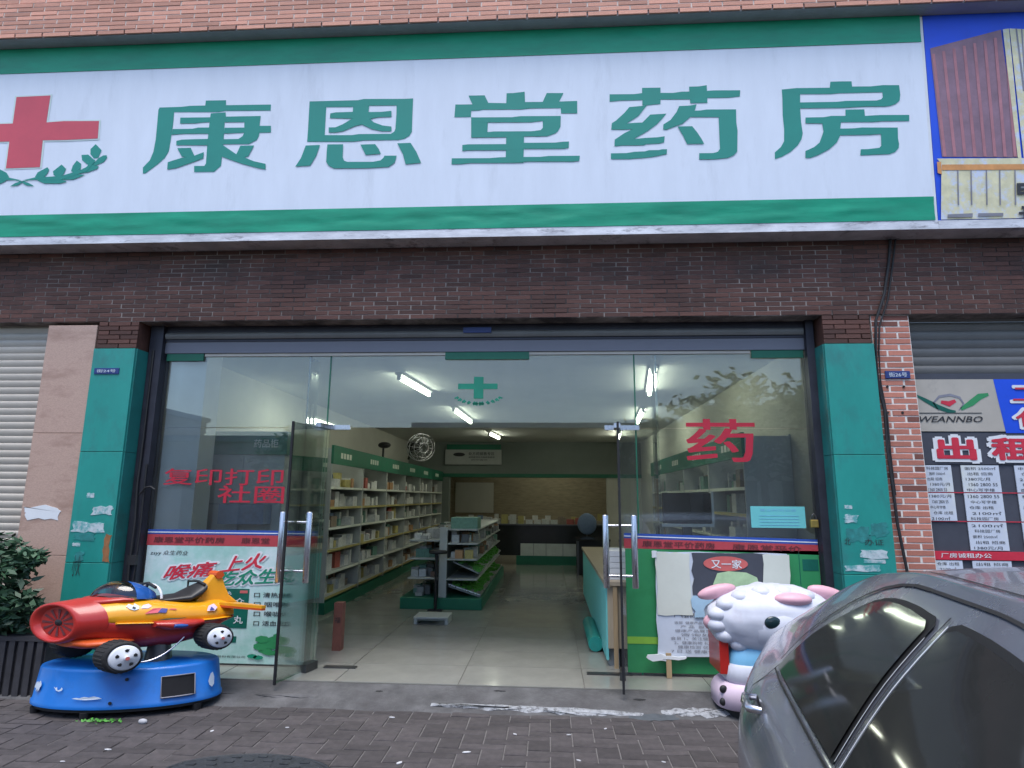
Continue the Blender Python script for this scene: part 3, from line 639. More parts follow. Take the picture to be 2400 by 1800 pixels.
# ================================================================== pillars and piers
def teal_pillar(x0, x1, inner, label):
    t = thing('tiled_pillar', ((x0 + x1) / 2, 5.9, 0), label, 'pillar')
    zs = [0.05, 1.02, 2.055, 3.08]
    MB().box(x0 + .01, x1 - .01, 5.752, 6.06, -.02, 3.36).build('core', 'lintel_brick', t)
    for a, b in zip(zs, zs[1:]):
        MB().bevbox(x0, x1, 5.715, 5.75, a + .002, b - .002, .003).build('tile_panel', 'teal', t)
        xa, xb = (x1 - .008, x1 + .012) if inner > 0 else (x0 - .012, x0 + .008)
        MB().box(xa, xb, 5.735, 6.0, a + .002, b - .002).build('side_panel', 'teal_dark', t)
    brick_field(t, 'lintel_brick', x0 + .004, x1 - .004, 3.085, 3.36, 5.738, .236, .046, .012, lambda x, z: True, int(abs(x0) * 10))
    return t
pl = teal_pillar(-4.53, -4.1, 1, 'teal tiled pillar beside the pink granite strip and left glass pane')
pr = teal_pillar(2.545, 2.99, -1, 'teal tiled pillar beside the red brick pier and hanging cable')

granite = thing('granite_pilaster', (-4.8, 5.8, 0), 'speckled pink granite strip between grey shutter and teal pillar', 'pilaster')
for a, b in ((0, 1.08), (1.08, 2.236), (2.236, 3.33)):
    MB().bevbox(-5.06, -4.545, 5.742, 5.9, a + .002, b - .002, .003).build('granite_slab', 'granite', granite)

pier = thing('brick_pier', (3.18, 5.85, 0), 'orange red brick pier with pale mortar and a hanging cable', 'brick pier')
MB().box(3.004, 3.348, 5.7625, 6.1, 0, 3.36).build('mortar_bed', 'mortar', pier)
bb = MB().bevbox(-.26 / 2 + .009, .26 / 2 - .009, 0, .012, -.0225, .0225, .002).build('brick', 'brick_brown')
bb.parent = pier
bb.location = Vector((3.12, 5.759, 1.3)) - BASE[pier.name]
brick_field(pier, 'brick', 3.0, 3.352, 0.0, 3.36, 5.7585, .26, .056, .012, lambda x, z: True, 33, joint=.011, alt=('b', .12, bb))
bpy.data.objects.remove(bb)
for (x, z) in ((3.09, 2.68), (3.235, 2.68), (3.07, 2.44), (3.2, 2.44)):
    MB().tube([(x, 5.758, z), (x, 5.75, z)], .011, 8).build('drill_hole', 'car_gap', pier)

# ================================================================== shop sign
def on_sign(off):
    return lambda x, z: (x, signY(z, off), z)
sign = thing('shop_sign', (-1.2, 5.6, 4.18), 'long white pharmacy sign with green lettering, green borders and a red cross', 'shop sign')
sx0, sx1 = -9.0, 3.535
zs = [4.185, 4.41, 5.94, 6.212]
def banner_strip(name, za, zb, material, nz, wr=0.0):
    mb = MB(); NXs = 140; V = []
    for i in range(NXs + 1):
        x = sx0 + (sx1 - sx0) * i / NXs
        for k in range(nz + 1):
            z = za + (zb - za) * k / nz
            e = math.sin(math.pi * k / nz)
            w = wr * e * (noise.noise(Vector((x * 2.2, z * 9, 1.3))) + .6 * noise.noise(Vector((x * 6 + z * 9, z * 22, 4.1))))
            V.append((x, signY(z) - 0.004 - wr + w, z))
    q = nz + 1
    mb.add(V, [(i * q + k, (i + 1) * q + k, (i + 1) * q + k + 1, i * q + k + 1) for i in range(NXs) for k in range(nz)], True)
    return mb.build(name, material, sign)
box = MB()
box.add([(sx0, signY(4.185) + .012, 4.185), (sx1, signY(4.185) + .012, 4.185), (sx1, signY(6.212) + .012, 6.212), (sx0, signY(6.212) + .012, 6.212),
         (sx0, 5.735, 4.185), (sx1, 5.735, 4.185), (sx1, 5.735, 6.212), (sx0, 5.735, 6.212)],
        [(0, 1, 2, 3), (7, 6, 5, 4), (0, 4, 5, 1), (2, 6, 7, 3), (1, 5, 6, 2), (0, 3, 7, 4)])
box.build('sign_box', 'alu', sign)
banner_strip('banner', zs[1], zs[2], 'banner', 10, 0.0015)
banner_strip('lower_border', zs[0], zs[1], 'border_green', 10, 0.012)
banner_strip('upper_border', zs[2], zs[3], 'border_green', 6, 0.006)
MB().box(sx0, 3.56, 5.508, 5.735, 4.10, 4.183).build('bottom_trim', 'alu', sign)
mb = MB()
mb.add([(3.535, signY(4.18, .004), 4.18), (3.562, signY(4.18, .004), 4.18), (3.562, signY(6.2, .004), 6.2), (3.535, signY(6.2, .004), 6.2),
        (3.535, signY(4.18) + .02, 4.18), (3.562, signY(4.18) + .02, 4.18), (3.562, signY(6.2) + .02, 6.2), (3.535, signY(6.2) + .02, 6.2)],
       [(0, 1, 2, 3), (7, 6, 5, 4), (0, 4, 5, 1), (2, 6, 7, 3), (1, 5, 6, 2), (0, 3, 7, 4)])
mb.build('end_trim', 'hub_white', sign)
for key in ('kang', 'en', 'tang', 'yao', 'fang'):
    mb = MB()
    for k, p in enumerate(TRACE[key]):
        f = on_sign(0.0085 + .0003 * k)
        mb.add([f(*q) for q in p], [list(range(len(p)))])
    mb.build('lettering', 'sign_green', sign, recalc=False)
def grow(p, d):
    c = Vector((sum(q[0] for q in p) / len(p), sum(q[1] for q in p) / len(p)))
    return [(q[0] + d * (1 if q[0] > c.x else -1), q[1] + d * (1 if q[1] > c.y else -1)) for q in p]
crs = TRACE['cross'][0]
sheet('cross_halo', [(x + (.018 if i in (1, 2, 3, 4, 5, 6, 7, 8) else -.018), z + (.014 if i in (0, 1, 2, 3, 4, 11, 12, 13) else -.014)) for i, (x, z) in enumerate(crs)], on_sign(.0085), 'sign_halo', sign)
sheet('red_cross', crs, on_sign(.0105), 'sign_red', sign)
for key in ('sprig', 'sprig_mirror'):
    mb = MB()
    for k, p in enumerate(TRACE[key]):
        f = on_sign(.0085 + .0003 * k); mb.add([f(*q) for q in p], [list(range(len(p)))])
    mb.build('leaf_sprig', 'sign_green', sign, recalc=False)

nsign = thing('container_sign', (4.6, 5.6, 4.18), 'blue sign printed with stacked shipping containers next to the pharmacy sign', 'shop sign')
mb = MB()
mb.add([(3.568, signY(4.185, .002), 4.185), (7, signY(4.185, .002), 4.185), (7, signY(6.212, .002), 6.212), (3.568, signY(6.212, .002), 6.212),
        (3.568, 5.735, 4.185), (7, 5.735, 4.185), (7, 5.735, 6.212), (3.568, 5.735, 6.212)],
       [(0, 1, 2, 3), (7, 6, 5, 4), (0, 4, 5, 1), (2, 6, 7, 3), (1, 5, 6, 2), (0, 3, 7, 4)])
mb.build('sign_box', 'print_blue', nsign)
MB().box(3.562, 7, 5.508, 5.735, 4.10, 4.182).build('bottom_trim', 'alu', nsign)
off = .006
for key, m_, nm in (('container', 'print_purple', 'container_print'), ('ridges', 'print_ridge', 'ridge_print'), ('cream', 'print_cream', 'container_print'), ('posts', 'print_grey', 'post_print'), ('orange', 'print_orange', 'rail_print'), ('doorbars', 'print_grey', 'bar_print'), ('letters', 'print_black', 'lettering')):
    mb = MB()
    for p in TRACE[key]:
        p = [(x, max(z, 4.19)) for x, z in p]
        f = on_sign(off); mb.add([f(*q) for q in p], [list(range(len(p)))])
        off += .0003
    mb.build(nm, m_, nsign, recalc=False); off += .001

# ================================================================== roller shutters
def shutter(name, x0, x1, z0, z1, y, pitch, material, label, bow=.01):
    t = thing(name, ((x0 + x1) / 2, y, z0), label, 'roller shutter')
    n = int((z1 - z0) / pitch)
    prof_ = [(0, 0), (-.35, .12), (-.8, .35), (-1, .6), (-.8, .82), (-.2, .94), (0.15, .97), (.15, 1.0)]
    src = MB()
    rings = [[(xx, y + bow * a, pitch * b) for a, b in prof_] for xx in (x0, x1)]
    src.add(rings[0] + rings[1], [(k, k + 1, len(prof_) + k + 1, len(prof_) + k) for k in range(len(prof_) - 1)], True)
    base = BASE[t.name]
    s0 = src.build('slat', material, t)
    for k in range(n):
        o = s0 if k == 0 else copy_at(s0, t, (0, 0, 0))
        o.location = (0, 0, base.z + z0 - base.z + k * pitch)
    return t
shutter('roller_shutter', -9, -5.065, 0.02, 3.44, 5.87, .071, 'shutter', 'closed light grey roller shutter beside the pink granite strip')
shutter('roller_shutter', 3.42, 7, 2.83, 3.45, 5.93, .084, 'shutter_dark', 'half raised dark grey roller shutter above the rental notices', .014)
rb = shutter('roller_shutter', -3.94, 2.45, 3.225, 3.36, 5.93, .068, 'shutter_dark', 'rolled up dark shutter edge over the pharmacy glass front', .016)
MB().box(-3.97, 2.48, 5.945, 6.02, 3.2, 3.365).build('shutter_box', 'rail', rb)
MB().box(-.855, -.575, 5.9, 5.912, 3.262, 3.318).build('maker_plate', 'plate_blue', rb)

# ================================================================== glass front
shop = thing('glass_shopfront', (-0.75, 6.0, FLOOR), 'frameless glass pharmacy front with transom panes and dark side rails', 'shop window')
MB().box(-4.085, -3.95, 5.90, 6.05, FLOOR - .03, 3.362).build('guide_rail', 'rail', shop)
MB().box(2.462, 2.535, 5.90, 6.05, FLOOR - .03, 3.362).build('guide_rail', 'rail', shop)
MB().box(-3.95, 2.462, 5.955, 6.03, 3.082, 3.218).build('header_band', 'header', shop)
MB().box(-3.53, 1.95, 5.97, 6.0, 3.05, 3.079).build('top_channel', 'shutter', shop)
for a, b in ((-3.93, -3.54), (-1.04, -.2), (1.96, 2.45)):
    MB().box(a, b, 5.965, 5.98, 3.005, 3.08).build('green_label', 'green_trim', shop)
def pane(x0, x1, z0, z1, name='pane'):
    return MB().box(x0, x1, GLASS_Y - .005, GLASS_Y + .005, z0, z1).build(name, 'glass', shop)
pane(-3.95, -2.215, FLOOR + .006, 2.315)
pane(0.665, 2.462, FLOOR + .006, 2.315)
pane(-3.95, -2.215, 2.323, 3.05, 'transom_pane')
pane(-2.208, .826, 2.323, 3.05, 'transom_pane')
pane(.833, 2.462, 2.323, 3.05, 'transom_pane')
for x in (-2.43, 1.04):
    MB().box(x - .01, x + .01, 6.0, 6.24, FLOOR + .004, 3.05).build('glass_fin', 'glass', shop)
for x in (-2.21, .83):
    MB().box(x - .006, x + .006, 5.982, 5.998, FLOOR + .006, 3.05).build('silicone_joint', 'green_trim', shop)
MB().box(-3.95, -2.2, 5.975, 6.005, FLOOR - .002, FLOOR + .006).build('sill_channel', 'dark_steel', shop)
MB().box(.66, 2.46, 5.975, 6.005, FLOOR - .002, FLOOR + .006).build('sill_channel', 'dark_steel', shop)
# lettering stuck on the glass
gy = GLASS_Y - .008
text('lettering', '复印打印', 'red_vinyl', shop, -3.83, 1.75, -2.615, 1.91, gy, bold=.012)
text('lettering', '社圈', 'red_vinyl', shop, -3.26, 1.578, -2.595, 1.745, gy, bold=.015)
text('lettering', '药', 'red_vinyl', shop, 1.31, 2.005, 1.945, 2.405, gy, bold=.016)
cross = [(-.748, 2.83), (-.652, 2.83), (-.652, 2.762), (-.512, 2.762), (-.512, 2.706), (-.652, 2.706), (-.652, 2.61), (-.748, 2.61), (-.748, 2.706), (-.905, 2.706), (-.905, 2.762), (-.748, 2.762)]
sheet('green_cross', cross, lambda x, z: (x, gy, z), 'poster_green', shop)
mb = MB()
for s_ in (-1, 1):
    for k in range(6):
        a = rad(20 + k * 14); cx, cz = -.7 + s_ * .24 * math.cos(a) , 2.66 - .1 * math.sin(a)
        ang = a + rad(90)
        for q in (-1, 1):
            e = Vector((math.cos(ang + q * .6) * .042 * s_, -math.sin(ang + q * .6) * .02)); p = Vector((-e.y, e.x)) * .45
            mb.add([(cx, gy - .0003 * k, cz), (cx + e.x * .5 + p.x, gy - .0003 * k, cz + e.y * .5 + p.y), (cx + e.x, gy - .0003 * k, cz + e.y), (cx + e.x * .5 - p.x, gy - .0003 * k, cz + e.y * .5 - p.y)], [(0, 1, 2, 3)])
mb.build('leaf_sprig', 'poster_green', shop, recalc=False)

# ================================================================== doors, both swung out to the street
def glass_door(piv, edge, label):
    t = thing('glass_door', (piv[0], piv[1], FLOOR), label, 'door')
    P0, P1 = Vector((piv[0], piv[1], 0)), Vector((edge[0], edge[1], 0))
    d = (P1 - P0).normalized(); n = Vector((d.y, -d.x, 0)); Lh = (P1 - P0).length
    fn = lambda a, b, z: tuple(P0 + d * a + n * b + Vector((0, 0, z)))
    MB().xbox(fn, 0, Lh - .012, -.007, .007, FLOOR + .02, 2.305).build('pane', 'door_glass', t)
    MB().xbox(fn, Lh - .012, Lh + .006, -.010, .010, FLOOR + .01, 2.31).build('edge_strip', 'black', t)
    for s_ in (-1, 1):
        h = MB()
        def ring(z, rr=1.0):
            return [tuple(P0 + d * (Lh - .14 + math.sin(a) * .018 * rr) + Vector((s_ * .122 + math.cos(a) * .027 * rr, 0, z))) for a in [2 * math.pi * k / 14 for k in range(14)]]
        h.loft([ring(.9, .8), ring(.906), ring(1.504), ring(1.51, .8)])
        ho = h.build('handle', 'chrome', t)
        for z in (1.0, 1.42):
            q = P0 + d * (Lh - .14)
            MB().tube([q + Vector((s_ * .012, 0, z)), q + Vector((s_ * .115, 0, z))], .012, 10).build('standoff', 'chrome', ho)
    MB().xbox(fn, -.02, .2, -.03, .03, 2.3, 2.345).build('top_fitting', 'chrome', t)
    MB().xbox(fn, 0, .18, -.025, .025, FLOOR + .004, FLOOR + .07).build('bottom_fitting', 'dark_steel', t)
    return t, fn, Lh
dl, fl, Ll = glass_door((-2.165, 5.95), (-2.295, 5.375), 'glass door swung outward beside the mint green poster')
dr, fr_, Lr = glass_door((0.648, 5.97), (0.592, 5.385), 'glass door swung outward seen edge on beside the green wall panel')
MB().box(-2.09, -1.79, 5.955, 6.02, FLOOR + .002, FLOOR + .012).build('floor_spring', 'dark_steel', dl)
MB().box(0.33, 0.74, 5.955, 6.02, FLOOR + .002, FLOOR + .012).build('floor_spring', 'dark_steel', dr)
MB().box(-2.28, -1.965, 5.96, 6.0, 2.3, 2.345).build('head_clamp', 'chrome', dl)
MB().box(.53, .86, 5.96, 6.0, 2.3, 2.345).build('head_clamp', 'chrome', dr)

# ================================================================== posters behind and on the glass
py = GLASS_Y - .011     # stuck on the street face of the pane
band = thing('red_window_band', (-3.1, py, 1.16), 'red and blue lettered band across the left glass pane above the mint poster', 'window sticker')
MB().box(-3.93, -2.23, py, py + .004, 1.168, 1.272).build('red_stripe', 'band_red', band)
MB().box(-3.93, -2.23, py, py + .004, 1.274, 1.318).build('blue_stripe', 'band_blue', band)
MB().box(-3.93, -2.23, py - .002, py - .0005, 1.288, 1.297).build('white_line', 'white', band)
text('lettering', '康恩堂平价药房', 'band_ink', band, -3.86, 1.195, -3.15, 1.25, py - .003, bold=.01)
text('lettering', '康恩堂', 'band_ink', band, -2.98, 1.195, -2.7, 1.25, py - .003, bold=.01)
band2 = thing('red_window_band', (1.6, py, 1.16), 'red and blue lettered band across the right glass pane above the green panel', 'window sticker')
def tilt(z):
    return lambda x: z - (x - .7) * .022
def strip(name, za, zb, material, dy, parent):
    MB().add([(.69, py + dy, tilt(za)(.69)), (2.45, py + dy, tilt(za)(2.45)), (2.45, py + dy, tilt(zb)(2.45)), (.69, py + dy, tilt(zb)(.69))], [(0, 1, 2, 3)]).build(name, material, parent, recalc=False)
strip('red_stripe', 1.198, 1.287, 'band_red', 0, band2)
strip('blue_stripe', 1.289, 1.335, 'band_blue', 0, band2)
strip('white_line', 1.304, 1.313, 'white', -.002, band2)
text('lettering', '康恩堂平价药房', 'band_ink', band2, .86, 1.208, 1.52, 1.262, py - .003, bold=.012, rot=-.022)
text('lettering', '康恩堂平价', 'band_ink', band2, 1.68, 1.19, 2.3, 1.243, py - .003, bold=.006, rot=-.022)

mint = thing('mint_poster', (-3.1, py, .1), 'mint green throat medicine poster with red slogan behind the left glass', 'poster')
MB().box(-3.92, -2.29, py, py + .005, .105, 1.166).build('sheet', 'poster_mint', mint)
yy = py - .003
text('lettering', 'zsyy 众生药业', 'print_black', mint, -3.88, 1.07, -3.5, 1.12, yy, shear=.2)
def slogan(body, x0, z0, x1, z1, m_, sl):
    text('lettering_outline', body, 'white', mint, x0 - .012, z0 - .008, x1 + .012, z1 + .008, yy, bold=.075, shear=.35, rot=sl)
    text('lettering', body, m_, mint, x0, z0, x1, z1, yy - .0045, bold=.022, shear=.35, rot=sl)
slogan('喉痛', -3.72, .87, -3.2, 1.0, 'poster_red', .1)
slogan('上火', -3.17, .945, -2.72, 1.085, 'poster_red', .12)
slogan('吃众生丸', -3.19, .82, -2.42, .955, 'poster_green', .06)
pk = MB().box(-3.3, -2.86, py - .004, py - .0015, .42, .775).build('medicine_pack', 'pack_green', mint)
text('lettering', '众生丸', 'white', pk, -3.16, .72, -3.03, .752, py - .006, bold=.01)
MB().box(-2.95, -2.875, py - .006, py - .0045, .735, .76).build('pack_label', 'balloon_red', pk)
text('lettering', '众', 'white', pk, -2.99, .63, -2.9, .69, py - .006, bold=.01)
text('lettering', '丸', 'white', pk, -2.99, .46, -2.9, .53, py - .006, bold=.01)
MB().box(-3.3, -2.95, py - .004, py - .0015, .29, .345).build('medicine_pack', 'pack_green', mint)
for k, w in enumerate(('口 清热解毒', '口 咽喉肿', '口 喉咙火', '口 活血凉血')):
    text('lettering', w, 'print_black', mint, -2.81 + .005 * k, .70 - k * .085, -2.43 - (.03 if k in (1, 2) else 0), .745 - k * .085, yy, bold=.01)
text('lettering', '广东众生药业股份有限公司', 'print_black', mint, -3.4, .155, -2.85, .175, yy)
mb = MB()
for k in range(26):
    r_ = random.Random(k); cx, cz = -2.58 + r_.gauss(0, .07), .27 + r_.gauss(0, .035); w = r_.uniform(.03, .06)
    mb.add([(cx + w * math.cos(a) * 1.3, yy - .0003 * k, cz + w * .6 * math.sin(a)) for a in [2 * math.pi * q / 7 for q in range(7)]], [list(range(7))])
mb.build('leaf_print', 'panel_green', mint, recalc=False)
mb = MB()
for (cx, cz) in ((-2.78, .175), (-2.72, .165), (-2.42, .19)):
    mb.add([(cx + .05 * math.cos(a), yy - .009, cz + .02 * math.sin(a)) for a in [2 * math.pi * q / 8 for q in range(8)]], [list(range(8))])
mb.build('leaf_print', 'poster_green', mint, recalc=False)

gp = thing('green_window_panel', (1.6, py, .1), 'bright green panel with lime stripe behind the right glass pane', 'panel')
MB().box(.7, 2.45, py, py + .006, .115, 1.195).build('sheet', 'panel_green', gp)
MB().box(.7, 1.02, py - .003, py - .001, .36, .42).build('lime_stripe', 'lime', gp)
MB().box(2.3, 2.44, py - .003, py - .001, 1.02, 1.12).build('dark_logo', 'pack_green', gp)
MB().box(2.27, 2.275, py - .003, py - .001, .2, 1.18).build('seam', 'pack_green', gp)

# notice board leaning against the right pane
nb = thing('notice_board', (1.55, 5.9, FLOOR), 'whitish handwritten notice board on wooden stakes in front of the green panel', 'notice board')
NB = lambda y: (lambda x, z: (x, 5.925 - .0 + (z - .1) * .02 - y, z))
bo = wobble(.965, 2.15, .272, 1.172, 6, .006, 4)
mb = MB(); mb.prism(bo, NB(.0), NB(-.012)); mb.build('board_sheet', 'board', nb)
mb = MB().prism(wobble(1.30, 1.99, .79, 1.165, 5, .008, 8), NB(.006), NB(.002)); mb.build('dark_print', 'charcoal', nb)
mb = MB().prism(wobble(.975, 1.285, .62, 1.165, 5, .008, 12), NB(.008), NB(.003)); mb.build('blank_paper', 'paper_cream', nb)
mb = MB().prism(wobble(1.93, 2.16, .7, 1.16, 5, .008, 15), NB(.012), NB(.008)); mb.build('blank_paper', 'paper_cream', nb)
mb = MB().prism([(1.40 + .21 * (1 + math.cos(a)) * .5 * 1.9, 1.075 + .065 * math.sin(a)) for a in [2 * math.pi * k / 22 for k in range(22)]], NB(.012), NB(.0085)); bub = mb.build('speech_bubble', 'balloon_red', nb)
text('lettering', '又一家', 'white', bub, 1.47, 1.035, 1.74, 1.11, lambda x, z: NB(.014)(x, z)[1], bold=.012)
mb = MB().prism([(1.45, .80), (1.48, .90), (1.52, .99), (1.62, 1.01), (1.78, 1.0), (1.87, .96), (1.9, .86), (1.93, .80), (1.8, .74), (1.6, .72)], NB(.014), NB(.0105)); mb.build('pale_print', 'pale_green', nb)
mb = MB().prism(wobble(1.29, 1.96, .6, .80, 4, .012, 5), NB(.016), NB(.0127)); mb.build('blue_print', 'pale_blue', nb)
f = lambda x, z: NB(.004)(x, z)[1]
text('lettering', '1 《会员价》10', 'print_black', nb, 1.12, .60, 1.46, .64, f)
for k, w in enumerate(('收银  健康产品用量', '产 品  服务', '健康产品展览', '咨询处')):
    text('lettering', w, 'print_grey', nb, 1.12 + .05 * (k % 2), .545 - k * .034, 1.44, .57 - k * .034, f)
for k, w in enumerate(('会员 1、关注健康', '2、健康购物 礼品', '健康检测 优惠', '7 日 送 健康包')):
    text('lettering', w, 'print_grey', nb, 1.08 + .03 * (k % 3), .41 - k * .036, 1.46, .438 - k * .036, f)
for x in (1.03, 2.05):
    MB().box(x, x + .045, 5.905, 5.922, FLOOR + .002, .3).build('wooden_stake', 'wood_stake', nb)
mb = MB().prism(wobble(.87, 1.03, .235, .285, 3, .008, 2), NB(.022), NB(.004)); mb.build('torn_corner', 'white', nb)
mb = MB().prism(wobble(1.0, 1.2, .25, .275, 3, .006, 3), NB(.026), NB(.006)); mb.build('torn_corner', 'white', nb)
mb = MB().prism(wobble(.93, .98, 1.12, 1.18, 3, .006, 6), NB(.02), NB(.004)); mb.build('torn_corner', 'white', nb)
pkl = MB().box(1.98, 2.15, 5.938, 5.941, .98, 1.05).build('pink_label', 'white', nb)
text('lettering', '35', 'poster_red', pkl, 2.08, .995, 2.14, 1.035, 5.936, bold=.02)

cy = thing('cyan_notice', (2.1, py, 1.395), 'small cyan paper taped inside the right glass pane', 'notice')
MB().box(1.865, 2.358, py, py + .002, 1.397, 1.592).build('sheet', 'cyan_paper', cy)
text('lettering', '营业时间公告', 'lamb_blue', cy, 1.95, 1.545, 2.28, 1.57, py - .002)
for k in range(4):
    MB().box(1.94, 2.3, py - .002, py - .001, 1.42 + k * .028, 1.424 + k * .028).build('print_line', 'lamb_blue', cy)
lock = thing('padlock', (2.42, 5.95, 1.41), 'small brass padlock hanging at the right guide rail', 'padlock')
MB().bevbox(2.385, 2.455, 5.93, 5.96, 1.405, 1.475, .006).build('lock_body', 'brass', lock)
MB().tube([(2.4, 5.945, 1.47), (2.4, 5.945, 1.5), (2.408, 5.945, 1.52), (2.42, 5.945, 1.528), (2.432, 5.945, 1.52), (2.44, 5.945, 1.5), (2.44, 5.945, 1.47)], .006, 8).build('shackle', 'dark_steel', lock)

# house number plates
def plate(x0, x1, z0, z1, y, word, label):
    t = thing('number_plate', ((x0 + x1) / 2, y, z0), label, 'number plate')
    MB().bevbox(x0, x1, y - .006, y + .004, z0, z1, .002).build('plate', 'plate_blue', t)
    text('lettering', word, 'scuff', t, x0 + .03, z0 + .014, x1 - .03, z1 - .014, y - .008, bold=.01)
plate(-4.49, -4.235, 2.818, 2.878, 5.712, '街24号', 'small blue house number plate on the teal pillar by the granite')
plate(3.08, 3.3, 2.755, 2.825, 5.752, '街26号', 'small blue house number plate on the red brick pier')

# torn paper and grime left on pillars
def scrap(parent, x0, x1, z0, z1, y, material, seed, name='paper_scrap'):
    return MB().prism(wobble(x0, x1, z0, z1, 5, min(x1 - x0, z1 - z0) * .14, seed), lambda x, z: (x, y - .0035, z), lambda x, z: (x, y + .004, z)).build(name, material, parent)
scrap(granite, -5.03, -4.68, 1.415, 1.535, 5.742, 'white', 2)
scrap(pl, -4.5, -4.2, 1.3, 1.39, 5.715, 'glue', 3)
scrap(pl, -4.47, -4.27, 1.225, 1.285, 5.7155, 'smudge', 13, 'grime')
scrap(pl, -4.33, -4.13, 1.465, 1.54, 5.715, 'glue', 4)
scrap(pl, -4.17, -4.11, 1.03, 1.28, 5.716, 'rust', 5, 'rust_patch')
scrap(pl, -4.44, -4.36, 1.03, 1.12, 5.715, 'smudge', 6, 'grime')
text('scribble', '小火', 'print_black', pl, -4.45, .9, -4.37, 1.09, 5.7105)
scrap(pr, 2.59, 2.7, 1.465, 1.53, 5.715, 'glue', 7)
scrap(pr, 2.7, 2.93, 1.16, 1.225, 5.715, 'glue', 8)
scrap(pr, 2.56, 2.85, 1.05, 1.1, 5.715, 'glue', 9)
scrap(pr, 2.6, 2.78, 1.3, 1.42, 5.7165, 'smudge', 10, 'grime')
scrap(pr, 2.8, 2.94, 1.34, 1.46, 5.7165, 'smudge', 14, 'grime')
scrap(pr, 2.72, 2.9, 1.12, 1.15, 5.7165, 'glue', 16)
scrap(pr, 2.6, 2.66, 1.58, 1.61, 5.7165, 'glue', 17)
scrap(pl, -4.4, -4.33, 1.62, 1.66, 5.7165, 'glue', 18)
scrap(pl, -4.48, -4.4, 1.17, 1.2, 5.7165, 'glue', 19)
text('scribble', '北', 'print_black', pr, 2.57, 1.27, 2.62, 1.33, 5.7105)
text('scribble', '办证', 'print_black', pr, 2.74, 1.27, 2.9, 1.32, 5.7105)

# cables
cb = thing('hanging_cable', (3.03, 5.72, 1.04), 'black cable hanging down the red brick pier', 'cable')
MB().tube([(3.25, 5.725, 4.14), (3.2, 5.722, 3.85), (3.13, 5.722, 3.55), (3.03, 5.72, 3.3), (3.005, 5.72, 3.05), (2.998, 5.725, 2.7), (3.03, 5.728, 2.46), (3.02, 5.725, 2.1), (3.032, 5.725, 1.74), (3.04, 5.725, 1.45), (3.08, 5.725, 1.05)], .013, 8).build('main_cable', 'cable', cb)
MB().tube([(3.3, 5.727, 4.14), (3.24, 5.726, 3.85), (3.16, 5.726, 3.5), (3.06, 5.724, 3.25), (3.03, 5.724, 3.0), (3.022, 5.73, 2.7), (3.05, 5.732, 2.4), (3.045, 5.73, 2.1), (3.05, 5.73, 1.7)], .008, 6).build('thin_cable', 'cable', cb)
cb2 = thing('loose_wire', (-3.98, 5.86, .7), 'thin black wires running down the left guide rail with a bent hook', 'wire')
MB().tube([(-4.03, 5.89, 3.1), (-4.02, 5.885, 2.2), (-4.03, 5.88, 1.75), (-4.0, 5.87, 1.4), (-4.01, 5.87, .95), (-3.99, 5.87, .62)], .012, 6).build('wire', 'cable', cb2)
MB().tube([(-3.96, 5.885, 1.95), (-3.95, 5.88, 1.3), (-3.955, 5.88, .7)], .009, 6).build('wire', 'cable', cb2)
MB().tube([(-3.99, 5.87, 1.65), (-3.93, 5.86, 1.72), (-3.88, 5.86, 1.73), (-3.83, 5.86, 1.70)], .008, 6).build('hook', 'cable', cb2)
MB().box(-4.03, -3.94, 5.86, 5.89, .99, 1.08).build('junction_box', 'cable', cb2)

# ================================================================== neighbour on the right: rental notices
rent = thing('rental_board', (4.4, 5.92, .9), 'neighbour window covered with rental notices below the dark shutter', 'notice board')
ry = 5.9
MB().box(3.40, 7, 5.905, 5.95, .0, 2.83).build('backing_panel', 'charcoal', rent)
MB().box(3.36, 4.19, ry - .008, ry, 2.285, 2.772).build('logo_panel', 'shutter', rent)
MB().add([(4.12, ry - .01, 2.772), (7, ry - .01, 2.772), (7, ry - .01, 2.27), (4.17, ry - .01, 2.27)], [(0, 1, 2, 3)]).build('blue_panel', 'print_blue', rent, recalc=False)
def arc(cx, cz, pts, w, material, name):
    mb = MB(); V = []
    for i, (x, z) in enumerate(pts):
        a = pts[max(i - 1, 0)]; b = pts[min(i + 1, len(pts) - 1)]
        d = Vector((b[0] - a[0], b[1] - a[1])).normalized(); ww = w * math.sin(math.pi * (i + .6) / (len(pts) + .2))
        V += [(cx + x - d.y * ww, ry - .011, cz + z + d.x * ww), (cx + x + d.y * ww, ry - .011, cz + z - d.x * ww)]
    mb.add(V, [(2 * i, 2 * i + 2, 2 * i + 3, 2 * i + 1) for i in range(len(pts) - 1)])
    mb.build(name, material, rent, recalc=False)
arc(3.7, 2.5, [(-.3, .13), (-.2, .07), (-.1, .01), (0, -.03), (.05, -.03)], .022, 'pack_green', 'logo_stroke')
arc(3.7, 2.5, [(.1, -.01), (.2, .05), (.28, .11), (.36, .13)], .03, 'panel_green', 'logo_stroke')
arc(3.7, 2.52, [(-.1, -.04), (-.14, .03), (-.08, .09), (.02, .105), (.1, .08), (.13, .02), (.08, -.04)], .012, 'print_grey', 'logo_stroke')
arc(3.7, 2.54, [(-.07, .02), (0, 0), (.06, .03)], .025, 'poster_red', 'logo_stroke')
MB().box(3.42, 3.98, ry - .012, ry - .009, 2.452, 2.458).build('logo_rule', 'print_black', rent)
text('lettering', 'WEANNBO', 'print_black', rent, 3.42, 2.37, 3.98, 2.425, ry - .012, bold=.012, shear=.3)
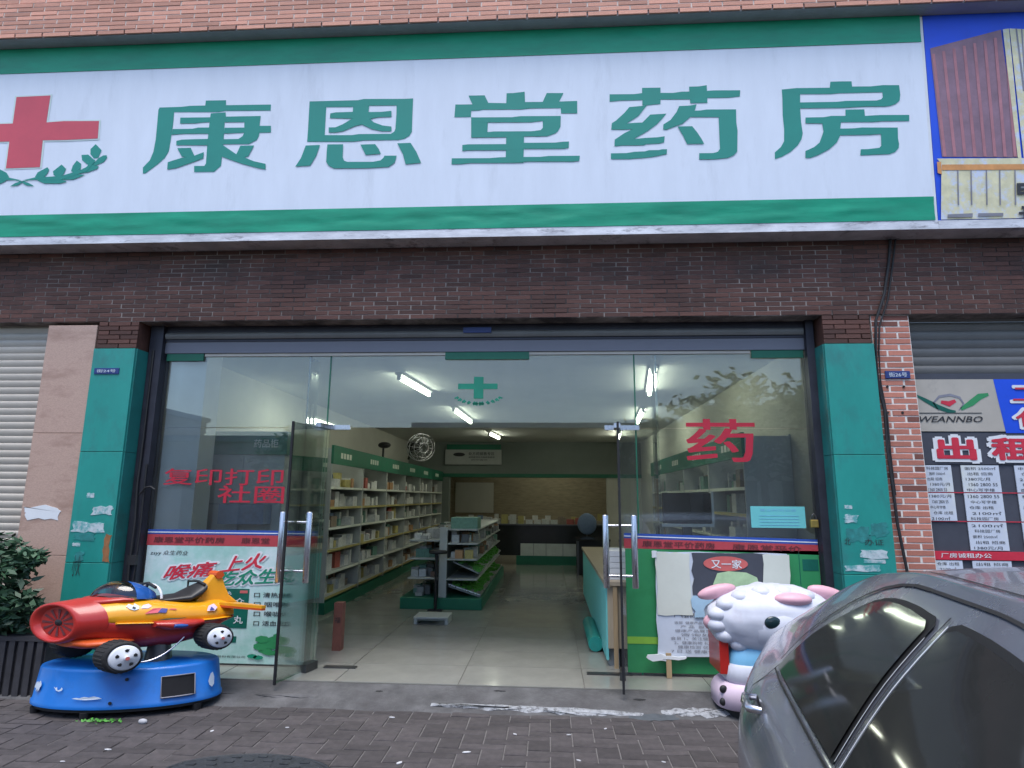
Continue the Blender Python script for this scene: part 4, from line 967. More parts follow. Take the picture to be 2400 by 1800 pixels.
def outlined(body, x0, z0, x1, z1, yb, m_='poster_red', b1=.085, b2=.035):
    text('lettering_outline', body, 'white', rent, x0 - .02, z0 - .018, x1 + .02, z1 + .018, yb, bold=b1)
    text('lettering', body, m_, rent, x0, z0, x1, z1, yb - .0045, bold=b2)
outlined('二', 4.27, 2.57, 4.6, 2.69, ry - .014, b1=.05, b2=.025)
outlined('代', 4.27, 2.33, 4.55, 2.48, ry - .014, b1=.06, b2=.02)
MB().box(3.38, 7, ry - .006, ry, 1.985, 2.27).build('grey_strip', 'charcoal', rent)
outlined('出', 3.55, 2.03, 3.87, 2.22, ry - .011, b1=.1, b2=.05)
outlined('租', 4.03, 2.03, 4.36, 2.22, ry - .011, b1=.09, b2=.045)
words = ['科技园厂房', '面积 2500㎡', '出租 招商', '1380元/月', '1360 2800 55', '中心写字楼', '仓库 出租', '2100㎡']
k = 0
for (xa, xb) in ((3.40, 3.65), (3.735, 4.065), (4.2, 4.53), (4.66, 5.0)):
    for (za, zb) in ((1.735, 1.975), (1.48, 1.725), (1.225, 1.47), (1.0, 1.135)):
        if xa < 3.5 and za == 1.225: continue
        pg = MB().box(xa, xb, ry - .01, ry - .002, za, zb).build('paper_notice', 'board', rent)
        nl = 5 if zb - za > .2 else 3
        for l in range(nl):
            zt = zb - .014 - l * (zb - za) / nl
            w = words[(k * 3 + l) % len(words)]
            text('lettering', w, 'print_black', pg, xa + .03 + .02 * (l % 2), zt - .028, xb - .03 - .03 * (l % 3), zt, ry - .012)
        k += 1
for (za) in (1.73, 1.475):
    MB().box(3.4, 5.2, ry - .004, ry - .001, za - .004, za + .004).build('red_rule', 'poster_red', rent)
rs = MB().box(3.38, 7, ry - .014, ry - .004, 1.142, 1.216).build('red_strip', 'poster_red', rent)
text('lettering', '厂房诚租办公', 'white', rs, 3.47, 1.16, 3.9, 1.2, ry - .016, bold=.012)
MB().box(3.355, 3.40, 5.86, 5.96, 0, 3.36).build('side_rail', 'rail', rent)

# ================================================================== shop interior
def lamp(x0, y0, x1, y1, label, z=CEIL):
    t = thing('fluorescent_light', ((x0 + x1) / 2, (y0 + y1) / 2, z - .1), label, 'ceiling light', 'fluorescent tubes on the shop ceiling')
    a, b = Vector((x0, y0, 0)), Vector((x1, y1, 0)); d = (b - a).normalized(); n = Vector((d.y, -d.x, 0))
    fn = lambda u, v, w: tuple(a + d * u + n * v + Vector((0, 0, w)))
    L = (b - a).length
    MB().xbox(fn, -.03, L + .03, -.05, .05, z - .035, z - .001).build('batten', 'fixture', t)
    MB().tube([fn(0, 0, z - .07), fn(L, 0, z - .07)], .026, 10).build('tube', 'tube', t)
    for u in (0, L):
        MB().xbox(fn, u - .02, u + .02, -.025, .025, z - .1, z - .034).build('end_cap', 'fixture', t)
lab = 'lit white fluorescent tube on the shop ceiling'
for a in ((-1.92, 7.65, -1.79, 8.97), (-1.67, 10.6, -1.60, 12.4), (-1.44, 14.6, -1.3, 15.8), (1.24, 7.3, 1.45, 8.95), (1.62, 10.7, 1.76, 12.4), (1.62, 14.3, 1.75, 15.8)):
    lamp(*a, lab)
lamp(-.9, 19.3, 1.1, 19.3, 'fluorescent tube in the back room beyond the green beam', z=2.9)
lamp(-3.3, 8.2, -3.3, 9.2, 'fluorescent tube low on the left wall above the shelves', z=2.75)

MESH = {}
def box_mesh(m_, w, d, h):
    key = (m_, w, d, h)
    if key not in MESH:
        o = MB().box(-w / 2, w / 2, -d / 2, d / 2, 0, h).build('medicine_box', m_)
        MESH[key] = o.data
        bpy.data.objects.remove(o)
    return MESH[key]
KINDS = ['bx_white'] * 12 + ['bx_green', 'bx_red', 'bx_yellow', 'bx_blue', 'bx_brown', 'bx_orange']
def product(x, y, z, rg, label, group, along_y=True):
    m_ = rg.choice(KINDS); w, d, h = rg.choice(((.16, .1, .1), (.17, .14, .15), (.13, .08, .19), (.17, .2, .12), (.15, .1, .22)))
    o = bpy.data.objects.new('medicine_box', box_mesh(m_, w, d, h)); COL.objects.link(o)
    o.location = (x, y, z); o.rotation_euler.z = rg.uniform(-.2, .2) + (math.pi / 2 if along_y else 0)
    tag(o, label, 'box', group)

def stock_rows(t, zs_, x_at, ya, yb, seed, per, hmax=.22):
    """Goods packed behind the front row: too many and too small to count."""
    rg = random.Random(seed)
    for m_, share in (('stock_pale', .62), ('stock_green', .2), ('stock_warm', .18)):
        mb = MB()
        for z in zs_:
            for q in range(int(per * share)):
                y = rg.uniform(ya, yb); x = x_at(rg); w = rg.uniform(.02, .06); h = rg.uniform(.05, hmax)
                mb.box(x - .05, x + .05, y - w, y + w, z + .001, z + h, tint=rg.random())
        o = mb.build('stock_row', m_, t); o['kind'] = 'stuff'

def wall_shelf(y0, y1, x_wall, x_front, label, group, prod_label, prod_group, seed, nprod=6):
    t = thing('wall_shelf', ((x_wall + x_front) / 2, (y0 + y1) / 2, FLOOR), label, 'shelf', group)
    s_ = 1 if x_front > x_wall else -1
    lo, hi = min(x_wall, x_front), max(x_wall, x_front)
    xb0, xb1 = (x_wall, x_wall + s_ * .02)
    MB().box(min(xb0, xb1), max(xb0, xb1), y0, y1, FLOOR, 2.34).build('back_panel', 'shelf_white', t)
    for y in (y0, y1 - .03):
        MB().box(lo, hi - .003, y + .002, y + .028, FLOOR, 2.32).build('side_panel', 'shelf_white', t)
    MB().box(lo, hi + .012 * s_, y0, y1, FLOOR, FLOOR + .15).build('plinth', 'green_trim', t)
    f0, f1 = (hi - .02, hi + .015) if s_ > 0 else (lo - .015, lo + .02)
    MB().box(f0, f1, y0, y1, 2.1, 2.36).build('header_board', 'green_trim', t)
    text_w = MB(); fx = f1 + .002 if s_ > 0 else f0 - .002
    for q in range(4):
        ya = y0 + .3 + q * .13
        text_w.box(min(fx, fx + .002), max(fx, fx + .002), ya, ya + .09, 2.19, 2.27)
    text_w.build('header_mark', 'paper_cream', t)
    rg = random.Random(seed)
    for k, z in enumerate((.3, .62, .92, 1.22, 1.5, 1.78)):
        MB().box(lo + .02, hi - .01, y0 + .03, y1 - .03, z - .02, z).build('shelf', 'shelf_white', t)
        xs_ = hi - .12 if s_ > 0 else lo + .12
        pr0, pr1 = (hi - .009, hi - .002) if s_ > 0 else (lo + .002, lo + .009)
        MB().box(pr0, pr1, y0 + .03, y1 - .03, z - .03, z + .004).build('price_rail', 'paper_cream' if k % 2 else 'bx_yellow', t)
        if k == 5: stock_rows(t, (.3, .62, .92, 1.22, 1.5, 1.78), (lambda r_: xs_ - s_ * r_.uniform(.18, .5)) if abs(x_front - x_wall) > .7 else (lambda r_: xs_ - s_ * r_.uniform(.1, .26)), y0 + .1, y1 - .1, seed + 7, 46)
        for q in range(nprod):
            product(xs_ - s_ * rg.uniform(0, .12), y0 + .12 + (y1 - y0 - .24) * (q + .5) / nprod, z, rg, prod_label, prod_group)
for k in range(6):
    y0 = 8.5 + k * 1.5
    wall_shelf(y0, y0 + 1.5, -4.04, -3.03, 'white medicine shelf with green header along the left shop wall', 'medicine shelves along the left wall', 'medicine carton on the left wall shelves', 'cartons on the left wall shelves', 40 + k, 7 if k < 4 else 4)
for k in range(4):
    y0 = 6.7 + k * 1.5
    wall_shelf(y0, y0 + 1.5, 2.55, 2.05, 'white medicine shelf along the right shop wall behind the counter', 'medicine shelves along the right wall', 'medicine carton on the right wall shelves', 'cartons on the right wall shelves', 60 + k, 1)
cabi = thing('display_cabinet', (-3.4, 7.1, FLOOR), 'pale cabinet with green header just inside the left glass pane', 'cabinet')
MB().box(-3.85, -2.95, 6.75, 7.6, FLOOR, 2.1).build('carcass', 'shelf_white', cabi)
MB().box(-3.88, -2.92, 6.72, 7.6, 2.102, 2.36).build('header_board', 'green_trim', cabi)
text('lettering', '药品柜', 'paper_cream', cabi, -3.3, 2.18, -3.02, 2.27, 6.717, bold=.01)
MB().box(-3.42, -3.41, 6.74, 6.749, FLOOR + .05, 2.08).build('door_gap', 'shelf_grey', cabi)
for z in (.7, 1.2, 1.55):
    MB().box(-3.8, -3.0, 6.735, 6.749, z, z + .016).build('shelf_edge', 'shelf_grey', cabi)
MB().box(-3.55, -3.05, 6.55, 6.735, 1.35, 1.56).build('printer_box', 'bx_blue', cabi)
white_p = thing('white_column', (-3.75, 6.5, FLOOR), 'plain white plaster column behind the left glass pane', 'column')
MB().box(-3.93, -3.55, 6.06, 6.35, FLOOR, CEIL).build('shaft', 'white', white_p)
MB().box(-3.94, -3.54, 6.05, 6.36, FLOOR, FLOOR + .1).build('skirting', 'shelf_grey', white_p)

# gondola in the middle of the shop
g = thing('display_gondola', (-1.53, 11, FLOOR), 'double sided goods rack with green base on the tiled floor', 'display rack')
MB().bevbox(-2.13, -.96, 9.06, 13.3, FLOOR, .245, .006).build('base', 'green_trim', g)
MB().box(-1.59, -1.48, 9.1, 9.16, .246, 1.22).build('post', 'shelf_white', g)
MB().box(-1.56, -1.51, 9.16, 13.25, .246, 1.2).build('spine', 'shelf_grey', g)
for z in (1.2, 1.0, .78, .505):
    MB().box(-1.475, -1.04, 9.1, 13.2, z - .02, z).build('shelf', 'shelf_white', g)
for z in (1.04, .785, .515):
    MB().box(-2.04, -1.6, 9.1, 13.2, z - .02, z).build('shelf', 'shelf_white', g)
for s_ in (0, 1):
    zz = .62 + s_ * .0
mb = MB()
for (xa, za, xb, zb) in ((-1.46, .40, -1.0, .26), (-1.40, .74, -1.02, .58)):
    mb.add([(xa, 9.2, za), (xb, 9.2, zb), (xb, 13.2, zb), (xa, 13.2, za), (xa, 9.2, za - .02), (xb, 9.2, zb - .02), (xb, 13.2, zb - .02), (xa, 13.2, za - .02)], [(0, 1, 2, 3), (4, 7, 6, 5), (0, 4, 5, 1), (1, 5, 6, 2)])
mb.build('sloping_tray', 'shelf_grey', g)
mb = MB().tube([(-1.46, 9.18, .42), (-1.0, 9.18, .28)], .012, 6).tube([(-1.0, 9.18, .28), (-1.0, 13.2, .28)], .012, 6)
mb.build('tray_rail', 'chrome', g)
mb = MB(); rg = random.Random(8)
for k in range(420):
    u = rg.random(); y = rg.uniform(9.25, 13.1); tr = rg.random() < .5
    xa, za, xb, zb = (-1.44, .40, -1.02, .27) if tr else (-1.38, .735, -1.04, .59)
    x, z = xa + (xb - xa) * u, za + (zb - za) * u
    w = rg.uniform(.02, .05); h = rg.uniform(.01, .05)
    mb.box(x - w, x + w, y - w, y + w, z, z + h)
o = mb.build('goods_packet', 'greens', g); o['kind'] = 'stuff'
stock_rows(g, (1.0, .78), lambda r_: r_.uniform(-1.4, -1.1), 9.2, 13.1, 5, 90, .15)
stock_rows(g, (1.04, .785, .515, .25), lambda r_: r_.uniform(-1.98, -1.68), 9.2, 13.1, 6, 90, .15)
rg = random.Random(4)
for k in range(7):
    product(-1.4 + .07 * (k % 3), 9.35 + k * .4, 1.0, rg, 'carton on the upper decks of the green based goods rack', 'cartons on the goods rack')
    product(-1.85, 9.3 + k * .45, .785, rg, 'carton on the upper decks of the green based goods rack', 'cartons on the goods rack')
    product(-1.85, 9.3 + k * .45, .515, rg, 'carton on the upper decks of the green based goods rack', 'cartons on the goods rack')
for k, (x, m_) in enumerate(((-1.31, 'bx_orange'), (-1.17, 'bx_yellow'))):
    o = MB().box(x - .055, x + .055, 9.12, 9.25, .782, .9).build('gift_box', m_); BASE[o.name] = Vector((0, 0, 0))
    tag(o, ('orange' if k == 0 else 'amber') + ' gift box on the end of the goods rack', 'box')
o = MB().box(-1.44, -1.05, 9.15, 9.6, 1.202, 1.36).build('poster_tray', 'bx_green'); tag(o, 'teal carton tray on top of the goods rack', 'tray')
ws = thing('white_step', (-1.48, 8.2, FLOOR), 'low white plastic step stool on the floor before the goods rack', 'step stool')
MB().bevbox(-1.7, -1.27, 8.0, 8.35, .155, .18, .004).build('top', 'shelf_white', ws)
for x in (-1.7, -1.31):
    MB().bevbox(x, x + .04, 8.02, 8.33, FLOOR, .154, .004).build('leg', 'shelf_white', ws)
MB().box(-1.66, -1.31, 8.05, 8.07, .13, .152).build('rail', 'shelf_white', ws)
sg = thing('desk_stand', (-1.6, 8.95, FLOOR), 'thin black post with a round plate standing before the goods rack', 'stand')
MB().tube([(-1.6, 8.95, FLOOR), (-1.6, 8.95, .86)], .022, 8).build('post', 'black', sg)
MB().loft([[(-1.58 + .13 * math.cos(a) * s_, 8.95 + .07 * math.sin(a) * s_, z) for a in [2 * math.pi * k / 18 for k in range(18)]] for s_, z in ((.9, .861), (1, .872), (1, .9), (.85, .91))]).build('plate', 'black', sg)
MB().box(-1.7, -1.5, 8.9, 9.0, FLOOR, FLOOR + .02).build('foot', 'black', sg)

# hanging board on the beam
hb = thing('hanging_board', (-2.15, 17.56, 2.57), 'white lettered board with green top under the ceiling at the rear beam', 'sign board')
MB().box(-2.97, -1.36, 17.5, 17.56, 2.57, 2.99).build('board', 'shelf_white', hb)
MB().box(-2.93, -1.38, 17.51, 17.56, 2.99, 3.14).build('green_top', 'green_trim', hb)
text('lettering', '处方药销售专区', 'print_black', hb, -2.3, 2.83, -1.56, 2.92, 17.495, bold=.012)
text('lettering', '请凭医师处方购买和使用', 'print_black', hb, -2.3, 2.75, -1.56, 2.8, 17.495, bold=.01)
text('lettering', '药师服务', 'print_black', hb, -2.22, 2.68, -1.75, 2.72, 17.495)
mb = MB().add([(-2.57 + .17 * math.cos(a), 17.495, 2.85 + .055 * math.sin(a)) for a in [2 * math.pi * k / 16 for k in range(16)]], [list(range(16))]); mb.build('emblem', 'print_black', hb, recalc=False)

# wall fan on the left
fan = thing('wall_fan', (-2.75, 12.4, 2.5), 'dark wall fan with round cage above the left shelves', 'fan')
fc = Vector((-2.62, 12.3, 2.64))
ax = Vector((.75, -.6, -.15)).normalized(); e1 = ax.cross(Vector((0, 0, 1))).normalized(); e2 = ax.cross(e1)
mb = MB()
for (rr, dd) in ((.27, .02), (.27, .1), (.2, -.02), (.2, .14), (.1, .15), (.1, -.03)):
    mb.tube([fc + ax * dd + (e1 * math.cos(a) * 1.2 + e2 * math.sin(a)) * rr for a in [2 * math.pi * k / 24 for k in range(25)]], .007, 5)
for k in range(16):
    a = 2 * math.pi * k / 16; q = e1 * math.cos(a) * 1.2 + e2 * math.sin(a)
    mb.tube([fc + ax * .15 + q * .05, fc + ax * .14 + q * .2, fc + ax * .06 + q * .275, fc - ax * .02 + q * .2], .004, 4)
mb.build('cage', 'chrome', fan)
mb = MB()
for k in range(3):
    a = 2 * math.pi * k / 3; q = e1 * math.cos(a) + e2 * math.sin(a); p = e1 * -math.sin(a) + e2 * math.cos(a)
    mb.add([fc + ax * .05 + q * .03, fc + ax * .03 + q * .22 + p * .06, fc + ax * .06 + q * .23 - p * .02, fc + ax * .08 + q * .2 - p * .09], [(0, 1, 2, 3)])
mb.build('blade', 'dark_steel', fan)
MB().tube([fc - ax * .02, fc - ax * .26], [.08, .1], 12).build('motor', 'black', fan)
MB().tube([fc - ax * .2, fc - ax * .26 + Vector((0, 0, -.15)), fc - ax * .35 + Vector((0, .05, -.28))], .025, 8).build('bracket', 'black', fan)
camn = thing('security_camera', (-3.0, 11.2, 2.36), 'small dark camera on a stalk above the left shelves', 'camera')
MB().tube([(-3.05, 11.2, 2.36), (-3.05, 11.2, 2.55)], .02, 8).build('stalk', 'black', camn)
MB().ellipsoid((-3.02, 11.15, 2.58), (.12, .08, .06), 12, 8).build('housing', 'black', camn)

# rear counter, desk and chair
rc = thing('rear_counter', (-.3, 15.3, FLOOR), 'dark glass display counter with white drawers at the back of the shop', 'counter')
MB().box(-1.9, 1.35, 15.2, 15.8, .3, 1.0).build('glass_case', 'counter_glass', rc)
MB().box(-1.95, 1.4, 15.15, 15.85, 1.002, 1.03).build('top', 'dark_steel', rc)
MB().box(-.7, .65, 15.17, 15.199, .3, .58).build('drawer_front', 'cabinet_white', rc)
for x in (-.4, -.1, .3):
    MB().box(x, x + .02, 15.16, 15.169, .3, .58).build('drawer_gap', 'shelf_grey', rc)
MB().box(-.8, .8, 15.16, 15.8, FLOOR, .298).build('plinth', 'green_trim', rc)
rg = random.Random(12)
for k in range(14):
    product(-1.7 + k * .2, 15.4, 1.03, rg, 'carton standing on the dark rear counter', 'cartons on the rear counter', False)
dk = thing('office_desk', (.95, 13.6, FLOOR), 'black office desk at the right rear of the shop', 'desk')
MB().box(.55, 1.25, 13.2, 14.2, .78, .82).build('top', 'counter_glass', dk)
MB().box(.58, 1.22, 13.3, 14.15, FLOOR + .02, .778).build('drawer_block', 'black', dk)
for x in (.56, 1.2):
    MB().box(x, x + .04, 13.22, 13.28, FLOOR, .778).build('leg', 'dark_steel', dk)
ch = thing('office_chair', (.95, 14.5, FLOOR), 'grey backed office chair behind the black desk', 'chair')
MB().ellipsoid((.85, 14.5, 1.08), (.22, .06, .24), 14, 10).build('backrest', 'bx_blue', ch)
MB().bevbox(.62, 1.08, 14.3, 14.75, .5, .58, .02).build('seat', 'black', ch)
MB().tube([(.85, 14.5, FLOOR + .06), (.85, 14.5, .5)], .03, 8).build('stem', 'dark_steel', ch)
for k in range(5):
    a = 2 * math.pi * k / 5
    MB().tube([(.85, 14.5, FLOOR + .06), (.85 + .3 * math.cos(a), 14.5 + .28 * math.sin(a), FLOOR + .03)], .022, 6).build('foot', 'black', ch)
MB().tube([(.85, 14.55, .55), (.85, 14.6, .8), (.85, 14.55, 1.0)], .02, 6).build('back_stem', 'dark_steel', ch)
bp = thing('back_room_panel', (-2.4, 20.9, .9), 'pale panel hanging in the dim back room', 'panel')
MB().box(-3.2, -1.9, 21.15, 21.19, 1.15, 2.15).build('sheet', 'wall_int', bp)
bs = thing('back_shelf', (0, 20.6, FLOOR), 'long low shelf cluttered with goods in the back room', 'shelf')
MB().box(-3.5, 2.4, 20.4, 21.1, FLOOR, .9).build('carcass', 'wood', bs)
MB().box(-3.55, 2.45, 20.35, 21.15, .902, .94).build('top', 'wood', bs)
rg = random.Random(15)
for k in range(12):
    product(-3 + k * .42, 20.6, .94, rg, 'carton on the low shelf in the back room', 'cartons on the back room shelf', False)

# checkout counter behind the right pane
ck = thing('checkout_counter', (1.0, 8, FLOOR), 'wooden checkout counter with teal side just inside the right door', 'counter')
MB().box(.55, .90, 6.22, 6.26, .26, .83).build('end_board', 'wood', ck)
MB().box(.60, .64, 6.19, 6.218, FLOOR, .83).build('wood_upright', 'wood_stake', ck)
MB().box(.66, .90, 6.262, 6.3, FLOOR, .26).build('kick_board', 'black', ck)
MB().box(.56, 1.35, 6.3, 10.4, FLOOR, .828).build('carcass', 'shelf_grey', ck)
MB().box(.52, 1.4, 6.18, 10.5, .832, .868).build('top', 'wood', ck)
MB().box(.535, .556, 6.25, 10.4, .15, .8).build('teal_side', 'cyan_paper', ck)
MB().tube([(.47, 6.8, .17), (.47, 7.9, .17)], .075, 14).build('rolled_sheet', 'teal', ck)
pp = thing('paper_stack', (.7, 6.6, .868), 'stack of white forms on the checkout counter behind the door handles', 'papers')
for k in range(5):
    MB().box(.58 + .01 * (k % 2), .84 + .01 * (k % 3), 6.35, 6.8, .869 + k * .055, .92 + k * .055).build('paper_block', 'white', pp)
mo = thing('monitor', (1.6, 7.3, .868), 'white rimmed computer monitor on the counter behind the right pane', 'monitor')
MB().box(1.28, 1.82, 7.22, 7.26, 1.38, 1.72).build('screen', 'screen', mo)
MB().box(1.24, 1.84, 7.2, 7.27, 1.345, 1.378).build('lower_rim', 'white', mo)
MB().box(1.822, 1.845, 7.2, 7.27, 1.38, 1.74).build('side_rim', 'white', mo)
MB().box(1.5, 1.6, 7.23, 7.3, .9, 1.344).build('stand', 'dark_steel', mo)
MB().box(1.36, 1.74, 7.1, 7.4, .869, .9).build('foot', 'dark_steel', mo)
wd = thing('workstation', (1.7, 7.25, FLOOR), 'low grey desk under the computer monitor behind the right pane', 'desk')
MB().box(1.405, 2.02, 6.7, 7.55, .83, .868).build('top', 'shelf_grey', wd)
MB().box(1.42, 2.0, 6.75, 7.5, FLOOR, .828).build('body', 'shelf_grey', wd)
rz = thing('red_stool', (-2.1, 6.75, FLOOR), 'narrow brown red stand with dark lettering beside the left door', 'stand')
MB().box(-2.24, -2.15, 6.6, 6.7, FLOOR, .56).build('body', 'brick_brown', rz)
text('lettering', '福', 'print_black', rz, -2.225, .36, -2.165, .42, 6.597)

# ================================================================== parked silver car
CA = rad(6.3); CO = (1.25, 1.82)          # heading and position, before the place's breadth factor
def car_xf(s_, w, z):
    x = CO[0] + s_ * -math.sin(CA) + w * -math.cos(CA)
    y = CO[1] + s_ * -math.cos(CA) + w * math.sin(CA)
    return (x * K, y, z)
def lerp_tab(tab, s_):
    if s_ <= tab[0][0]: return tab[0][1]
    n_ = len(tab)
    def slope(i):
        if i == 0: return (tab[1][1] - tab[0][1]) / (tab[1][0] - tab[0][0])
        if i == n_ - 1: return (tab[-1][1] - tab[-2][1]) / (tab[-1][0] - tab[-2][0])
        d0 = (tab[i][1] - tab[i - 1][1]) / (tab[i][0] - tab[i - 1][0]); d1 = (tab[i + 1][1] - tab[i][1]) / (tab[i + 1][0] - tab[i][0])
        return 0.0 if d0 * d1 <= 0 else 2 * d0 * d1 / (d0 + d1)
    for i in range(n_ - 1):
        a, b = tab[i], tab[i + 1]
        if s_ <= b[0]:
            h = b[0] - a[0]; t = (s_ - a[0]) / h
            return (2 * t**3 - 3 * t * t + 1) * a[1] + (t**3 - 2 * t * t + t) * h * slope(i) + (3 * t * t - 2 * t**3) * b[1] + (t**3 - t * t) * h * slope(i + 1)
    return tab[-1][1]
W_BODY = [(-2.3, .66), (-2.15, .765), (-1.8, .83), (-1.3, .895), (-.8, .925), (0, .93), (1.0, .925), (1.7, .875), (2.05, .77), (2.25, .55)]
Z_RAIL = [(-2.3, .80), (-2.1, .93), (-1.85, 1.0), (-1.5, 1.10), (-1.1, 1.25), (-.7, 1.35), (-.3, 1.385), (.2, 1.385), (.5, 1.35), (.8, 1.24), (1.25, 1.0), (1.6, .95), (2.05, .86), (2.25, .66)]
W_RAIL = [(-2.3, .50), (-2.1, .64), (-1.6, .68), (-1.2, .645), (-.7, .61), (-.2, .60), (.4, .60), (.9, .63), (1.25, .68), (1.7, .68), (2.1, .55), (2.25, .4)]
Z_SILL = [(-2.3, .45), (-2.1, .28), (-1.7, .2), (1.7, .2), (2.0, .26), (2.25, .4)]
def section(s_):
    wb = lerp_tab(W_BODY, s_); zr = lerp_tab(Z_RAIL, s_); wr = lerp_tab(W_RAIL, s_); zs_ = lerp_tab(Z_SILL, s_)
    zb = min(.945, zr - .015)
    wbelt = wb - .108
    if zr < 1.03: wr = min(wr, wbelt - .04)
    return [(wb - .09, zs_), (wb - .03, zs_ + .09), (wb - .002, zs_ + (zb - zs_) * .42), (wb - .006, zs_ + (zb - zs_) * .68), (wb - .045, zs_ + (zb - zs_) * .88), (wbelt, zb),
            (wbelt + (wr - wbelt) * .5 + .016, zb + (zr - zb) * .5), (wr, zr), (wr - .045, zr + .025), (wr * .6, zr + .052), (0, zr + .066)]
def car_pt(s_, q):
    """q: 0..10 along the section; smooth between control points."""
    P = section(s_); i = min(int(q), len(P) - 2); t = q - i
    p0, p1, p2, p3 = P[max(i - 1, 0)], P[i], P[i + 1], P[min(i + 2, len(P) - 1)]
    if i in (5, 6): p0 = p1 if i == 5 else p0
    def cr(a, b, c, d): return b + .5 * t * (c - a + t * (2 * a - 5 * b + 4 * c - d + t * (3 * (b - c) + d - a)))
    return cr(p0[0], p1[0], p2[0], p3[0]), cr(p0[1], p1[1], p2[1], p3[1])
def car_n(s_, q):
    e = .01
    f3 = lambda a, b: Vector((a, *car_pt(a, b)))
    n_ = (f3(s_ + e, q) - f3(s_ - e, q)).cross(f3(s_, min(q + e, 9.99)) - f3(s_, q - e)).normalized()
    return n_ if n_.y > 0 or abs(n_.y) < .05 and n_.z > 0 else -n_
car = thing('parked_car', (2.25, 1.9, 0), 'silver grey sedan with dark tinted windows parked by the shop', 'car')
SS = [-2.3 + 4.55 * k / 110 for k in range(111)]
QQ = [k * .25 for k in range(40)] + [9.999]
def wheel_cut(s_, z):
    return any((s_ - c) ** 2 + (z - .31) ** 2 < .365 ** 2 for c in (-1.28, 1.32))
for side in (1,):
    V = []; F = []
    row = len(QQ) * 2 - 1
    for s_ in SS:
        half = [(car_pt(s_, q)) for q in QQ]
        full = half + [(-w, z) for w, z in half[-2::-1]]
        V += [car_xf(s_, w, z) for w, z in full]
    for i in range(len(SS) - 1):
        for j in range(row - 1):
            jj = j if j < len(QQ) - 1 else row - 2 - j
            w, z = car_pt((SS[i] + SS[i + 1]) / 2, (QQ[jj] + QQ[jj + 1]) / 2)
            if wheel_cut((SS[i] + SS[i + 1]) / 2, z) and QQ[jj] < 5: continue
            F.append((i * row + j, i * row + j + 1, (i + 1) * row + j + 1, (i + 1) * row + j))
    body = MB().add(V, F, True)
    body.add([V[k] for k in range(row)], [list(range(row))]).add([V[(len(SS) - 1) * row + k] for k in range(row)], [list(range(row))])
    body.build('body', 'car_paint', car)
def car_patch(name, poly, material, lift, mirror=False, fine=.03, parent=None, t0=.003):
    """A panel that follows the car's skin: polygon in (s, q) space, lifted along the normal."""
    me = bmesh.new()
    vs2 = [me.verts.new((a, b, 0)) for a, b in poly]
    me.faces.new(vs2)
    bmesh.ops.triangulate(me, faces=me.faces[:])
    for _ in range(6):
        ed = [e for e in me.edges if e.calc_length() > fine * 4]
        if not ed: break
        bmesh.ops.subdivide_edges(me, edges=ed, cuts=1)
        bmesh.ops.triangulate(me, faces=me.faces[:])
    me.verts.index_update()
    mb = MB(); pts = []
    for v in me.verts:
        s_, q = v.co.x, v.co.y
        w, z = car_pt(s_, q); n_ = car_n(s_, q)
        p = Vector((s_, w, z)) + n_ * lift
        pts.append(car_xf(p.x, -p.y if mirror else p.y, p.z))
    mb.add(pts, [[v.index for v in f.verts] for f in me.faces], True)
    me.free()
    return mb.build(name, material, parent or car)
def rnd(poly, n=3):
    """Chaikin corner cutting."""
    for _ in range(n):
        o_ = []
        for a, b in zip(poly, poly[1:] + poly[:1]):
            o_ += [(a[0] * .8 + b[0] * .2, a[1] * .8 + b[1] * .2), (a[0] * .2 + b[0] * .8, a[1] * .2 + b[1] * .8)]
        poly = o_
    return poly
rear_win = [(-.965, 5.06), (.03, 5.06), (.005, 6.55), (-.03, 6.63), (-.16, 6.66), (-.28, 6.66), (-.36, 6.64), (-.43, 6.61), (-.5, 6.55), (-.58, 6.43), (-.66, 6.27), (-.73, 6.09), (-.8, 5.87), (-.86, 5.63), (-.92, 5.36)]
front_win = [(.115, 5.06), (1.06, 5.06), (.95, 5.5), (.78, 6.1), (.62, 6.52), (.55, 6.61), (.45, 6.65), (.14, 6.66), (.1, 6.6)]
def inset(poly, d_s, d_q):
    cx = sum(p[0] for p in poly) / len(poly); cq = sum(p[1] for p in poly) / len(poly)
    return [(p[0] + d_s * max(-1, min(1, (cx - p[0]) * 3)), p[1] + d_q * max(-1, min(1, (cq - p[1]) * 2))) for p in poly]
